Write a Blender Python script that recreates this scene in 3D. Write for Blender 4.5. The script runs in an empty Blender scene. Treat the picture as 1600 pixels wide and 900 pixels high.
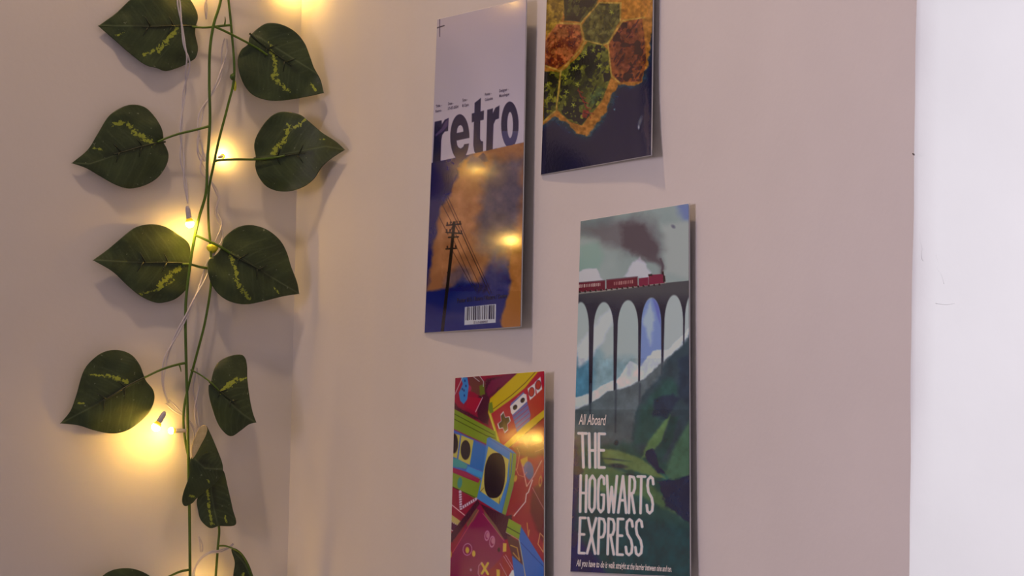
import bpy, math, random
import numpy as np
from mathutils import Vector, Matrix

# ------------------------------------------------------------------ camera
TH = 1.14486036                 # angle of the poster wall to the image plane
F = 4976.88                     # focal length in pixels at 1600 wide
PITCH, ROLL = 0.05542244, 0.02112991
Z0, S0 = 2.83650155, 0.551      # distance to the wall on the axis; corner lies S0 beyond it
CAMZ = 1.35
# world: left wall is the plane y=0, poster wall the plane x=0, they meet in the z axis; the room is x<0, y<0
ct, st = math.cos(TH), math.sin(TH)
_A = np.array([[st, ct], [-ct, st]])          # image-aligned floor coordinates -> world
_corner = np.array([-S0*ct, Z0 + S0*st])
_cam2 = _A @ (-_corner)
CAM = np.array([_cam2[0], _cam2[1], CAMZ])
def rotw(v):
    a = _A @ np.array(v[:2]); return np.array([a[0], a[1], v[2]])
cp, sp = math.cos(PITCH), math.sin(PITCH)
cr, sr = math.cos(ROLL), math.sin(ROLL)
r0, f0, u0 = np.array([1., 0, 0]), np.array([0, cp, sp]), np.array([0, -sp, cp])
RIGHT, UP, FWD = rotw(r0*cr + u0*sr), rotw(-r0*sr + u0*cr), rotw(f0)

scene = bpy.context.scene
cam_data = bpy.data.cameras.new('camera')
cam_data.sensor_width = 36.0
cam_data.lens = F/1600*36.0
cam_data.clip_start = 0.05
cam = bpy.data.objects.new('camera', cam_data)
scene.collection.objects.link(cam)
M = Matrix.Identity(4)
for i in range(3):
    M[i][0], M[i][1], M[i][2], M[i][3] = RIGHT[i], UP[i], -FWD[i], CAM[i]
cam.matrix_world = M
scene.camera = cam

# ------------------------------------------------------------------ world, lights, exposure
world = bpy.data.worlds.new('world'); scene.world = world
world.use_nodes = True
bg = world.node_tree.nodes['Background']
bg.inputs[0].default_value = (0.88, 0.76, 0.86, 1)
bg.inputs[1].default_value = 0.30

def area(name, loc, target, size, power, color, spread=180):
    l = bpy.data.lights.new(name, 'AREA'); l.shape = 'DISK'; l.size = size
    l.energy = power; l.color = color; l.spread = math.radians(spread)
    o = bpy.data.objects.new(name, l); scene.collection.objects.link(o)
    o.location = loc
    o.rotation_euler = (Vector(target)-Vector(loc)).to_track_quat('-Z', 'Y').to_euler()
    return o
area('ceiling_lamp_light', (-0.60, -0.66, 3.12), (-0.12, -0.35, 1.4), 0.11, 9.6, (1.0, 0.66, 0.40))
area('room_fill_light', (-2.9, -1.45, 1.75), (0, -1.85, 1.5), 1.0, 6.8, (1.0, 0.81, 0.96), 80)
area('hall_daylight', (1.1, -2.9, 1.7), (0.2, -1.22, 1.5), 1.0, 6.5, (0.95, 0.93, 1.0), 70)
scene.view_settings.view_transform = 'Standard'
scene.view_settings.look = 'None'
scene.view_settings.gamma = 1.0
scene.view_settings.exposure = 0.0
scene.view_settings.use_curve_mapping = False

# the left wall lies in y = LY and runs into the poster wall over a hand-plastered hollow (a quadratic curve)
LY = -0.12
CA, CC, CB = np.array([-0.0455, LY]), np.array([-0.014, -0.165]), np.array([0.0, -0.275])
_t = np.linspace(0, 1, 60)[:, None]
COVE = CA*(1-_t)**2 + CC*2*_t*(1-_t) + CB*_t**2
def _pxof(p):                                  # image column (untilted) of a floor point
    q = np.array([p[0]-CAM[0], p[1]-CAM[1], 0.03*math.hypot(p[0]-CAM[0], p[1]-CAM[1])])
    return 800 + F*(q @ RIGHT)/(q @ FWD)
COVE_PX = np.array([_pxof(p) for p in COVE])
def cove_depth(px, py):
    """how far the hollow stands in front of the left wall's plane at this pixel"""
    return np.interp(np.asarray(px, float) + (np.asarray(py, float)-450)*.02, COVE_PX, LY-COVE[:, 1], left=-1.0, right=.2)
BULB_STRENGTH = 270.0
ILL = np.array([0.54, 0.405, 0.375])          # light on the posters relative to white: turns seen colours into paint colours

# ------------------------------------------------------------------ helpers
def ray(px, py):
    return RIGHT*((px-800)/F) + UP*((450-py)/F) + FWD
def on_left(px, py, d):
    """point in front of the left wall by d metres that is seen at this pixel"""
    v = ray(px, py); t = (LY - d - CAM[1])/v[1]; return CAM + v*t
def on_right(px, py, d):
    v = ray(px, py); t = (-d - CAM[0])/v[0]; return CAM + v*t
def lin(c):
    c = np.array(c, float)/255.0
    return np.where(c <= 0.04045, c/12.92, ((c+0.055)/1.055)**2.4)

COL = scene.collection
def link(o, parent=None):
    COL.objects.link(o)
    if parent is not None: o.parent = parent
    return o
def thing(name, label, cat, loc, group=None):
    o = bpy.data.objects.new(name, None); link(o); o.location = loc
    o.empty_display_size = 0.03
    o['label'] = label; o['category'] = cat
    if group: o['group'] = group
    return o
def wpos(o):
    p = Vector((0, 0, 0))
    while o is not None: p += o.location; o = o.parent
    return np.array(p)
def mesh_obj(name, verts, faces, mats, parent=None, smooth=True, origin=None):
    """mesh from world-space vertices; its origin goes to the given point or stays with the parent"""
    base = wpos(parent) if parent is not None else np.zeros(3)
    org = np.array(origin) if origin is not None else base
    me = bpy.data.meshes.new(name)
    V = np.asarray(verts, float) - org
    me.from_pydata(V.tolist(), [], [tuple(int(i) for i in f) for f in faces])
    for m in (mats if isinstance(mats, (list, tuple)) else [mats]): me.materials.append(m)
    if smooth: me.polygons.foreach_set('use_smooth', [True]*len(me.polygons))
    me.update()
    o = bpy.data.objects.new(name, me); link(o, parent)
    o.location = (org - base).tolist()
    return o
def tube(points, radii, n=8, cap=True):
    P = np.array(points, float); m = len(P)
    R = np.full(m, radii) if np.isscalar(radii) else np.array(radii)
    V, Fc = [], []
    T = np.gradient(P, axis=0); T /= np.linalg.norm(T, axis=1)[:, None] + 1e-12
    ref = np.array([0., -1, 0])
    if abs(T[0] @ ref) > .9: ref = np.array([1., 0, 0])
    for i in range(m):
        a = ref - T[i]*(ref @ T[i]); a /= np.linalg.norm(a); b = np.cross(T[i], a); ref = a
        for k in range(n):
            t = 2*math.pi*k/n
            V.append(P[i] + R[i]*(a*math.cos(t) + b*math.sin(t)))
    for i in range(m-1):
        for k in range(n):
            k2 = (k+1) % n
            Fc.append((i*n+k, i*n+k2, (i+1)*n+k2, (i+1)*n+k))
    if cap:
        Fc.append(tuple(range(n))[::-1]); Fc.append(tuple((m-1)*n+k for k in range(n)))
    return V, Fc
def merge(parts):
    V, Fc = [], []
    for v, f in parts:
        o = len(V); V += list(v); Fc += [tuple(i+o for i in q) for q in f]
    return V, Fc
def spline(pts, per=8, closed=False):
    P = np.array(pts, float); n = len(P); out = []
    rng_ = range(n if closed else n-1)
    for i in rng_:
        if closed: p0, p1, p2, p3 = P[(i-1) % n], P[i], P[(i+1) % n], P[(i+2) % n]
        else: p0, p1, p2, p3 = P[max(i-1, 0)], P[i], P[i+1], P[min(i+2, n-1)]
        for k in range(per):
            t = k/per
            out.append(.5*((2*p1) + (-p0+p2)*t + (2*p0-5*p1+4*p2-p3)*t*t + (-p0+3*p1-3*p2+p3)*t**3))
    if not closed: out.append(P[-1])
    return np.array(out)

# ------------------------------------------------------------------ materials
def mat(name, color=(1, 1, 1), rough=.5, spec=.5):
    m = bpy.data.materials.new(name); m.use_nodes = True
    b = m.node_tree.nodes['Principled BSDF']
    b.inputs['Base Color'].default_value = (*color, 1)
    b.inputs['Roughness'].default_value = rough
    b.inputs['Specular IOR Level'].default_value = spec
    return m, m.node_tree.nodes, m.node_tree.links, b
def vary(m, nodes, links, b, c0, c1, scale, bump=0, bscale=None, dist=.001):
    tc = nodes.new('ShaderNodeTexCoord'); nz = nodes.new('ShaderNodeTexNoise')
    nz.inputs['Scale'].default_value = scale; nz.inputs['Detail'].default_value = 5
    links.new(tc.outputs['Object'], nz.inputs['Vector'])
    rp = nodes.new('ShaderNodeValToRGB')
    rp.color_ramp.elements[0].position = .3; rp.color_ramp.elements[1].position = .7
    rp.color_ramp.elements[0].color = (*c0, 1); rp.color_ramp.elements[1].color = (*c1, 1)
    links.new(nz.outputs['Fac'], rp.inputs['Fac']); links.new(rp.outputs['Color'], b.inputs['Base Color'])
    if bump:
        n2 = nodes.new('ShaderNodeTexNoise'); n2.inputs['Scale'].default_value = bscale; n2.inputs['Detail'].default_value = 6
        links.new(tc.outputs['Object'], n2.inputs['Vector'])
        bp = nodes.new('ShaderNodeBump'); bp.inputs['Strength'].default_value = bump; bp.inputs['Distance'].default_value = dist
        links.new(n2.outputs['Fac'], bp.inputs['Height']); links.new(bp.outputs['Normal'], b.inputs['Normal'])
def simple(name, c0, c1, scale, rough, spec=.5, bump=0, bscale=50, dist=.001):
    m, n, l, b = mat(name, c0, rough, spec); vary(m, n, l, b, c0, c1, scale, bump, bscale, dist); return m

WALL = simple('wall_paint', (.735, .715, .70), (.765, .745, .73), 9, .62, .3, .25, 160, .0006)
ENDWALL = simple('end_wall_paint', (.77, .755, .76), (.80, .785, .79), 14, .6, .3, .2, 120, .0008)
CEIL = simple('ceiling_paint', (.78, .77, .75), (.8, .79, .77), 5, .8, .2)
FLOOR = simple('floor_tile', (.42, .38, .34), (.48, .43, .38), 3, .4, .5)
STEM = simple('stem_green', (.050, .115, .008), (.085, .17, .014), 60, .38, .45, .3, 400, .0003)
RIB = simple('rib_dark_green', (.012, .022, .010), (.022, .04, .014), 80, .35, .5)
BUD = simple('bud_green', (.03, .08, .01), (.06, .13, .01), 90, .4, .5)
YBUD = simple('bud_yellow', (.45, .5, .03), (.55, .6, .05), 200, .4, .5, .6, 500, .0008)
WIRE = simple('white_wire_plastic', (.62, .60, .66), (.70, .68, .73), 40, .3, .5)
SOCK = simple('socket_plastic', (.50, .49, .56), (.60, .58, .64), 90, .3, .5)
PAPER = simple('paper_white', (.70, .70, .72), (.76, .76, .78), 40, .45, .4)
UNDER = simple('leaf_underside', (.52, .44, .22), (.70, .60, .34), 130, .6, .3, .8, 300, .001)

def leaf_material():
    m, n, l, b = mat('leaf_green', rough=.42, spec=.42)
    tc = n.new('ShaderNodeTexCoord')
    def noise(scale, detail=4):
        z = n.new('ShaderNodeTexNoise'); z.inputs['Scale'].default_value = scale; z.inputs['Detail'].default_value = detail
        z.inputs['Roughness'].default_value = .65
        l.new(tc.outputs['Object'], z.inputs['Vector']); return z.outputs['Fac']
    def math_(op, a, bb, c=None):
        q = n.new('ShaderNodeMath'); q.operation = op
        for i, v in enumerate((a, bb, c)):
            if v is None: continue
            if isinstance(v, (int, float)): q.inputs[i].default_value = v
            else: l.new(v, q.inputs[i])
        return q.outputs[0]
    def attr(s):
        a = n.new('ShaderNodeAttribute'); a.attribute_name = s; return a.outputs['Fac']
    def mix(f, a, bb):
        x = n.new('ShaderNodeMix'); x.data_type = 'RGBA'
        l.new(f, x.inputs[0])
        for i, v in ((6, a), (7, bb)):
            if isinstance(v, tuple): x.inputs[i].default_value = (*v, 1)
            else: l.new(v, x.inputs[i])
        return x.outputs[2]
    def step(v, lo, hi):
        r = n.new('ShaderNodeMapRange'); r.clamp = True; l.new(v, r.inputs[0])
        r.inputs[1].default_value = lo; r.inputs[2].default_value = hi; return r.outputs[0]
    base = mix(step(noise(45), .35, .65), (.030, .052, .021), (.052, .082, .028))
    base = mix(math_('MULTIPLY', attr('vein'), .55), base, (.15, .21, .10))
    base = mix(math_('MULTIPLY', attr('dark'), .7), base, (.014, .022, .012))
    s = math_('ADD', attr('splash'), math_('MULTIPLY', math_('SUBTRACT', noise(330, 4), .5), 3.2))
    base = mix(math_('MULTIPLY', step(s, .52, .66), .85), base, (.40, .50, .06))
    fl = math_('MULTIPLY', step(noise(230, 2), .70, .74), .45)
    base = mix(fl, base, (.34, .40, .26))
    l.new(base, b.inputs['Base Color'])
    bp = n.new('ShaderNodeBump'); bp.inputs['Strength'].default_value = .5; bp.inputs['Distance'].default_value = .0008
    h = math_('ADD', math_('MULTIPLY', attr('vein'), .6), math_('MULTIPLY', noise(500, 3), .35))
    l.new(h, bp.inputs['Height']); l.new(bp.outputs['Normal'], b.inputs['Normal'])
    # thin fabric leaf lets a little of the bulbs' light through
    b.inputs['Subsurface Weight'].default_value = 0
    tr = n.new('ShaderNodeBsdfTranslucent'); l.new(base, tr.inputs['Color'])
    mx = n.new('ShaderNodeMixShader'); mx.inputs[0].default_value = .10
    out = n['Material Output']
    l.new(b.outputs[0], mx.inputs[1]); l.new(tr.outputs[0], mx.inputs[2]); l.new(mx.outputs[0], out.inputs['Surface'])
    return m
LEAF = leaf_material()

def print_material():
    m, n, l, b = mat('glossy_print', rough=.12, spec=.36)
    a = n.new('ShaderNodeVertexColor'); a.layer_name = 'print'
    l.new(a.outputs['Color'], b.inputs['Base Color'])
    tc = n.new('ShaderNodeTexCoord'); z = n.new('ShaderNodeTexNoise'); z.inputs['Scale'].default_value = 300
    l.new(tc.outputs['Object'], z.inputs['Vector'])
    bp = n.new('ShaderNodeBump'); bp.inputs['Strength'].default_value = .2; bp.inputs['Distance'].default_value = .0002
    l.new(z.outputs['Fac'], bp.inputs['Height']); l.new(bp.outputs['Normal'], b.inputs['Normal'])
    return m
PRINT = print_material()
def ink(name, seen, rough=.25):
    c = np.clip(lin(seen)/ILL, 0, .9)
    m, n, l, b = mat(name, tuple(c), rough, .4)
    vary(m, n, l, b, tuple(c), tuple(np.clip(c*1.08, 0, .95)), 80); return m
INK_DARK = ink('ink_dark', (70, 58, 82)); INK_WHITE = ink('ink_white', (206, 204, 220)); INK_NAVY = ink('ink_navy', (24, 20, 50))

def bulb_material():
    m = bpy.data.materials.new('warm_led'); m.use_nodes = True
    n, l = m.node_tree.nodes, m.node_tree.links
    n.clear(); out = n.new('ShaderNodeOutputMaterial'); e = n.new('ShaderNodeEmission')
    a = n.new('ShaderNodeAttribute'); a.attribute_name = 'glow'
    rp = n.new('ShaderNodeValToRGB'); rp.color_ramp.elements[0].color = (1, .62, .02, 1); rp.color_ramp.elements[1].color = (1, .55, .10, 1)
    rp.color_ramp.elements[0].position = .25; rp.color_ramp.elements[1].position = .6
    l.new(a.outputs['Fac'], rp.inputs['Fac']); l.new(rp.outputs['Color'], e.inputs['Color'])
    p = n.new('ShaderNodeMath'); p.operation = 'POWER'; l.new(a.outputs['Fac'], p.inputs[0]); p.inputs[1].default_value = 5.0
    q = n.new('ShaderNodeMath'); q.operation = 'MULTIPLY_ADD'; l.new(p.outputs[0], q.inputs[0]); q.inputs[1].default_value = BULB_STRENGTH; q.inputs[2].default_value = .9
    l.new(q.outputs[0], e.inputs['Strength']); l.new(e.outputs[0], out.inputs['Surface'])
    return m
BULB = bulb_material()

# ------------------------------------------------------------------ the room
def struct(name, V, Fc, m, smooth=False):
    o = mesh_obj(name, V, Fc, m, None, smooth); o['kind'] = 'structure'; return o
def box(x0, x1, y0, y1, z0, z1):
    V = [(x, y, z) for x in (x0, x1) for y in (y0, y1) for z in (z0, z1)]
    return V, [(0, 1, 3, 2), (4, 6, 7, 5), (0, 4, 5, 1), (2, 3, 7, 6), (0, 2, 6, 4), (1, 5, 7, 3)]
YE = -1.2262                                  # where the poster wall ends
CH = 3.2
def wall_wave(y, z):                          # hand-trowelled plaster, strongest near the corner
    a = math.exp(-abs(y)/.10)
    return (.0011*math.sin(y*150+1.2*math.sin(z*5))*a + .0009*math.sin(y*60+z*3.1)*a
            + .0006*math.sin(y*23+z*1.7+2) + .0004*math.sin(z*19+y*9))
def edge_wobble(z):
    return .0010*math.sin(z*9+.6) + .0006*math.sin(z*31+1) + .0004*math.sin(z*77)
# poster wall: cove profile, then the flat face; fine grid inside the seen band of heights
prof = [tuple(p) for p in COVE] + [(0., y) for y in np.linspace(-.285, -1.2262, 110)]
zs = [0, .5] + list(np.linspace(.95, 2.1, 60)) + [CH]
V, Fc = [], []
ny, nz_ = len(prof), len(zs)
for j, z in enumerate(zs):
    for i, (x, y) in enumerate(prof):
        yy = y + (edge_wobble(z) if i == ny-1 else 0)
        k = min(1, (y-YE)/.03)*min(1, i/6)
        V.append((x - wall_wave(y-LY, z)*k + (.0012*(1-min(1, (y-YE)/.03))), yy, z))
for j in range(nz_-1):
    for i in range(ny-1):
        a = j*ny+i; Fc.append((a, a+1, a+1+ny, a+ny))
struct('wall_right', V, Fc, WALL, True)
V, Fc = [], []
xs = [.0012, .004] + list(np.linspace(.02, 1.8, 30))
for j, z in enumerate(zs):
    for i, x in enumerate(xs):
        V.append((x, YE + (edge_wobble(z) if i == 0 else -.0012 + .0004*math.sin(x*70+z*40)), z))
nx = len(xs)
for j in range(nz_-1):
    for i in range(nx-1):
        a = j*nx+i; Fc.append((a, a+1, a+1+nx, a+nx))
we = struct('wall_end', V, Fc, ENDWALL, True)
def on_end(px, py):
    v = ray(px, py); return CAM + v*((YE-.0014-CAM[1])/v[1])
CRACK = simple('crack_shadowed_plaster', (.66, .65, .66), (.72, .70, .71), 300, .8, .2)
for pts in ([(1437, 366), (1438, 378), (1441, 388), (1440, 402), (1443, 408)], [(1462, 398), (1466, 412), (1464, 420), (1471, 430), (1475, 444)], [(1462, 474), (1478, 476), (1492, 474)]):
    mesh_obj('crack', *tube([on_end(x, y) for x, y in spline(pts, 3)], .00022, 5), CRACK, we)
NICK = simple('nick_dark', (.10, .08, .08), (.16, .13, .12), 300, .8, .2)
mesh_obj('nick', *tube([on_end(1427.5+a, 241+b) for a, b in ((-2, -1.5), (0, 0), (1.5, 1.5))], [.0003, .0007, .0003], 6), NICK, we)
xs = list(-np.linspace(-CA[0], .5, 60)) + list(-np.linspace(.55, 3.4, 12))
V, Fc = [], []
for j, z in enumerate(zs):
    for i, x in enumerate(xs):
        k = min(1, (CA[0]-x)/.03); V.append((x, LY + (.0005*math.sin(x*40+z*3) + .0004*math.sin(z*17+x*11))*k, z))
nx = len(xs)
for j in range(nz_-1):
    for i in range(nx-1):
        a = j*nx+i; Fc.append((a, a+nx, a+1+nx, a+1))
struct('wall_left', V, Fc, WALL, True)
struct('floor', *box(-3.4, 3.4, -5, .1, -.05, 0), FLOOR)
struct('ceiling', *box(-3.4, 3.4, -5, .1, CH, CH+.05), CEIL)
struct('wall_back', *box(-3.5, -3.4, -5, .1, 0, CH), WALL)
struct('baseboard_left', *box(-3.4, CA[0]-.002, LY-.014, LY-.0015, 0, .09), ENDWALL)
struct('baseboard_right', *box(-.014, -.0015, YE+.002, CB[1], 0, .09), ENDWALL)

# ------------------------------------------------------------------ leaves
def seg_dist(X, Y, a, b):
    ax, ay = a; bx, by = b; dx, dy = bx-ax, by-ay
    t = np.clip(((X-ax)*dx + (Y-ay)*dy)/(dx*dx+dy*dy+1e-9), 0, 1)
    return np.hypot(X-ax-t*dx, Y-ay-t*dy), t
def poly_dist(X, Y, pts):
    d = np.full(np.shape(X), 1e9)
    for a, b in zip(pts[:-1], pts[1:]): d = np.minimum(d, seg_dist(X, Y, a, b)[0])
    return d
def cz(pts, ox, oy):                           # points read off an enlarged crop
    return [(x*.3+ox, y*.3+oy) for x, y in pts]

def make_leaf(parent, outline, mid, splash, d0, tilt=(0, 0), cup=-.02, rings=44, per=9, material=LEAF, name='leaf', bend=None, rib=True, fold=0., label=None):
    tp = int(np.argmin([math.hypot(p[0]-mid[-1][0], p[1]-mid[-1][1]) for p in outline]))
    o_ = list(outline); q = o_[tp]; pv, nx_ = o_[tp-1], o_[(tp+1) % len(o_)]
    near = lambda e: (q[0]*.93+e[0]*.07, q[1]*.93+e[1]*.07)      # keeps the leaf's tip pointed
    outline = o_[:tp] + [near(pv), q, near(nx_)] + o_[tp+1:]
    out = spline(outline, per, True)
    mid = [np.array(q, float) for q in mid]
    c = np.mean(out, axis=0)
    n = len(out)
    def depth(x, y):
        dm = poly_dist(x, y, mid)
        r2 = ((x-c[0])**2+(y-c[1])**2)/1e4
        d = d0 + tilt[0]*(x-c[0])/100 + tilt[1]*(y-c[1])/100 + cup*r2*.5 + fold*np.minimum(dm, 60)/100
        if bend: d = bend[1] + bend[2]*(np.maximum(x-bend[0], 0)/bend[3])**2 - .004*r2 + .0*y
        d = d + .0012*np.sin(x*.085+y*.06)*np.minimum(1, r2*3) + .0008*np.sin(y*.13-x*.05)*np.minimum(1, r2*3)
        w = cove_depth(x, y) + .0035
        return np.maximum(np.maximum(d, .0035), w)
    PX = [c[0]]; PY = [c[1]]
    for r in range(1, rings+1):
        q = c + (out-c)*(r/rings)
        PX += list(q[:, 0]); PY += list(q[:, 1])
    PX, PY = np.array(PX), np.array(PY)
    D = depth(PX, PY)
    V = [on_left(x, y, d) for x, y, d in zip(PX, PY, D)]
    Fc = [(0, 1+(k+1) % n, 1+k) for k in range(n)]
    for r in range(rings-1):
        a, b = 1+r*n, 1+(r+1)*n
        for k in range(n):
            k2 = (k+1) % n
            Fc.append((a+k, a+k2, b+k2, b+k))
    o = mesh_obj(name, V, Fc, material, parent, origin=on_left(c[0], c[1], d0))
    if label: o['label'] = label
    me = o.data
    def put(nm, vals):
        at = me.attributes.new(nm, 'FLOAT', 'POINT'); at.data.foreach_set('value', np.asarray(vals, np.float32))
    # colour fields
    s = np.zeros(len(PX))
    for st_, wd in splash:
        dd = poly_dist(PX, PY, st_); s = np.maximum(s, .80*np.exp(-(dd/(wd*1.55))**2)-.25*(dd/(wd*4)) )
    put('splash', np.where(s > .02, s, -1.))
    base, tip = mid[0], mid[-1]
    ax = tip-base; L = np.linalg.norm(ax); ax /= L; nrm = np.array([-ax[1], ax[0]])
    v = np.exp(-(poly_dist(PX, PY, mid)/1.3)**2)
    for k in range(1, 7):
        p = base + ax*L*(k/7.5)
        for s_ in (-1, 1):
            q = p + (ax*.75 + nrm*s_)*L*.42
            mpt = (p+q)/2 + ax*(-4)
            v = np.maximum(v, .30*np.exp(-(poly_dist(PX, PY, [p, mpt, q])/1.2)**2))
    u_ = (PX-base[0])*ax[0]+(PY-base[1])*ax[1]; w_ = np.abs((PX-base[0])*nrm[0]+(PY-base[1])*nrm[1])
    v = np.maximum(v, .16*(.5+.5*np.sin((u_-.8*w_)*.9+3*np.sin(w_*.11)))*(.5+.5*np.sin(w_*.21+u_*.05)))
    put('vein', v)
    dk = np.exp(-(poly_dist(PX, PY, [base+ax*L*.25, base+ax*L*.62])/5)**2)*.8
    put('dark', dk)
    md = o.modifiers.new('thickness', 'SOLIDIFY'); md.thickness = .0005; md.offset = 0
    if rib:
        parts = []
        rp = spline([base+ax*L*t + nrm*1.2*math.sin(t*9) for t in (-.02, .1, .25, .4, .55)], 6)
        parts.append(tube([on_left(x, y, float(depth(np.array(x), np.array(y)))+.0008) for x, y in rp], np.linspace(.0011, .0004, len(rp)), 6))
        for t, sg in ((.22, 1), (.24, -1), (.46, 1), (.48, -1)):
            p = base+ax*L*t
            q = p + (nrm*sg + ax*(.5 if t < .4 else .6))*L*.10
            sg_ = [p, (p+q)/2, q]
            parts.append(tube([on_left(x, y, float(depth(np.array(x), np.array(y)))+.0006) for x, y in sg_], [.0008, .0006, .0002], 6))
        mesh_obj('midrib', *merge(parts), RIB, o)
    return o, depth

def strand(parent, pts, r, name, m, n=8, per=6, label=None):
    """pts: (px, py, depth)"""
    S = spline(pts, per)
    P = [on_left(a, b, c) for a, b, c in S]
    R = r if np.isscalar(r) else np.interp(np.linspace(0, 1, len(P)), np.linspace(0, 1, len(r)), r)
    o = mesh_obj(name, *tube(P, R, n), m, parent)
    if label: o['label'] = label
    return o

GA = thing('ivy_garland', 'ivy strand whose stem runs straight down beside the two lit lower bulbs', 'garland', on_left(296, 905, .012), 'ivy strands on the left wall')
GB = thing('ivy_garland', 'ivy strand with a dark knot and yellow bud, right-hand stem at the top', 'garland', on_left(338, 905, .012), 'ivy strands on the left wall')
strand(GA, [(352, -60, .018), (345, 0, .018), (334, 38, .019), (328, 78, .018), (327, 130, .017), (328, 190, .018), (324, 250, .018), (322, 300, .019), (311, 340, .019), (304, 372, .018), (297, 415, .020), (290, 480, .020), (291, 570, .018), (293, 640, .018), (294, 700, .016), (296, 800, .014), (297, 905, .014), (297, 990, .012)], .00150, 'stem', STEM)
strand(GB, [(350, -60, .014), (357, 0, .013), (362, 50, .012), (366, 118, .012), (356, 165, .013), (343, 215, .014), (335, 252, .014), (326, 300, .013), (326, 350, .012), (329, 385, .012), (330, 440, .012), (321, 500, .012), (309, 548, .012), (294, 605, .012), (287, 645, .012), (289, 685, .012), (300, 730, .012), (330, 790, .012), (342, 822, .012), (340, 860, .012), (336, 920, .012), (334, 990, .012)], .00130, 'stem', STEM)

def petiole(parent, pts, r=(.0013, .0010)):
    return strand(parent, pts, r, 'petiole', STEM)
# leaves in pairs down the strands
L1 = cz([(245, 135), (335, 70), (410, 0), (470, -45), (560, -72), (650, -60), (715, -12), (748, 38), (764, 90), (752, 140), (750, 180), (764, 250), (752, 300), (725, 320), (680, 345), (600, 370), (550, 355), (485, 335), (400, 270), (320, 200)], 80, 0)
make_leaf(GB, L1, cz([(750, 138), (245, 135)], 80, 0), [(cz([(655, 150), (590, 225), (560, 265)], 80, 0), 4), (cz([(575, 250), (480, 285)], 80, 0), 2.6), (cz([(340, 185), (380, 172)], 80, 0), 1.6)], .0085, (.002, 0), -.010)
petiole(GB, [(362, 39, .012), (340, 41, .013), (320, 43, .011), (300, 42, .0105)])
strand(GB, [(351, 40, .014), (352, 32, .015), (351.5, 26, .016)], (.0011, .0003), 'twig', STEM)
R1 = cz([(1025, 230), (1035, 190), (1080, 145), (1130, 120), (1200, 128), (1270, 165), (1320, 225), (1350, 300), (1368, 350), (1402, 415), (1420, 484), (1350, 500), (1250, 518), (1150, 525), (1060, 500), (1010, 450), (980, 380), (972, 310), (990, 260)], 80, 0)
make_leaf(GA, R1, cz([(1040, 180), (1090, 200), (1410, 400), (1420, 480)], 80, 0), [(cz([(1135, 235), (1165, 310), (1170, 390)], 80, 0), 3.4), (cz([(1150, 400), (1230, 470)], 80, 0), 3.2), (cz([(1350, 430), (1380, 470)], 80, 0), 1.8)], .016, bend=(372, .013, .030, 134))
petiole(GA, [(334, 41, .019), (350, 48, .018), (370, 58, .017), (389, 68, .0155), (405, 77, .0155), (418, 86, .017)])
L2 = cz([(107, 350), (190, 280), (240, 200), (300, 105), (370, 58), (430, 45), (490, 60), (540, 110), (575, 170), (585, 225), (586, 245), (600, 270), (611, 310), (600, 360), (560, 420), (500, 460), (430, 480), (380, 478), (320, 455), (250, 415), (180, 375)], 80, 150)
make_leaf(GA, L2, cz([(585, 240), (520, 250), (200, 355), (107, 350)], 80, 150), [(cz([(530, 245), (430, 185)], 80, 150), 4.2), (cz([(430, 180), (390, 140), (320, 145)], 80, 150), 3.2), (cz([(210, 270), (260, 278)], 80, 150), 1.5)], .0105, (.002, 0), -.012)
petiole(GA, [(328, 197, .018), (305, 203, .016), (280, 209, .014), (262, 215, .013), (246, 222, .0125)])
R2 = cz([(1065, 320), (1058, 250), (1085, 180), (1140, 110), (1200, 82), (1290, 95), (1340, 130), (1410, 190), (1480, 235), (1530, 280), (1460, 325), (1410, 370), (1370, 430), (1320, 470), (1250, 495), (1180, 495), (1120, 470), (1080, 420), (1063, 370)], 80, 150)
make_leaf(GB, R2, cz([(1065, 325), (1250, 297), (1430, 262), (1530, 280)], 80, 150), [(cz([(1155, 300), (1225, 205), (1235, 170)], 80, 150), 3.6), (cz([(1235, 150), (1270, 165), (1325, 125)], 80, 150), 2.6), (cz([(1400, 228), (1425, 225)], 80, 150), 1.3)], .020, bend=(398, .016, .056, 140))
petiole(GB, [(335, 252, .014), (345, 250, .017), (370, 249, .018), (400, 249, .018), (430, 246, .0205), (445, 243, .0235)])
L3 = cz([(218, 255), (300, 195), (400, 110), (450, 80), (520, 68), (590, 80), (660, 120), (710, 160), (725, 200), (722, 250), (722, 300), (715, 370), (700, 410), (650, 455), (590, 475), (540, 475), (470, 445), (400, 390), (320, 315)], 80, 330)
make_leaf(GB, L3, cz([(722, 275), (480, 270), (218, 255)], 80, 330), [(cz([(668, 292), (610, 340), (565, 380)], 80, 330), 3.6), (cz([(640, 360), (560, 405), (470, 430)], 80, 330), 2.0)], .012, (-.001, 0), -.012)
petiole(GB, [(330, 420, .012), (312, 417, .013), (297, 413, .0145), (285, 413, .0142)])
R3 = cz([(885, 190), (900, 140), (950, 95), (1000, 75), (1060, 75), (1130, 100), (1190, 150), (1225, 210), (1250, 290), (1280, 370), (1291, 430), (1200, 445), (1100, 470), (1010, 485), (930, 470), (870, 430), (830, 370), (815, 300), (820, 255), (860, 225)], 80, 330)
make_leaf(GA, R3, cz([(885, 190), (1000, 250), (1130, 335), (1291, 430)], 80, 330), [(cz([(935, 230), (955, 290), (970, 350)], 80, 330), 3.2), (cz([(960, 360), (1030, 455)], 80, 330), 3.2), (cz([(1160, 400), (1190, 435)], 80, 330), 1.6)], .025, (.004, 0), -.02)
petiole(GA, [(304, 367, .018), (320, 374, .022), (345, 386, .0255), (360, 396, .0265)], (.0012, .0012))
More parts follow.
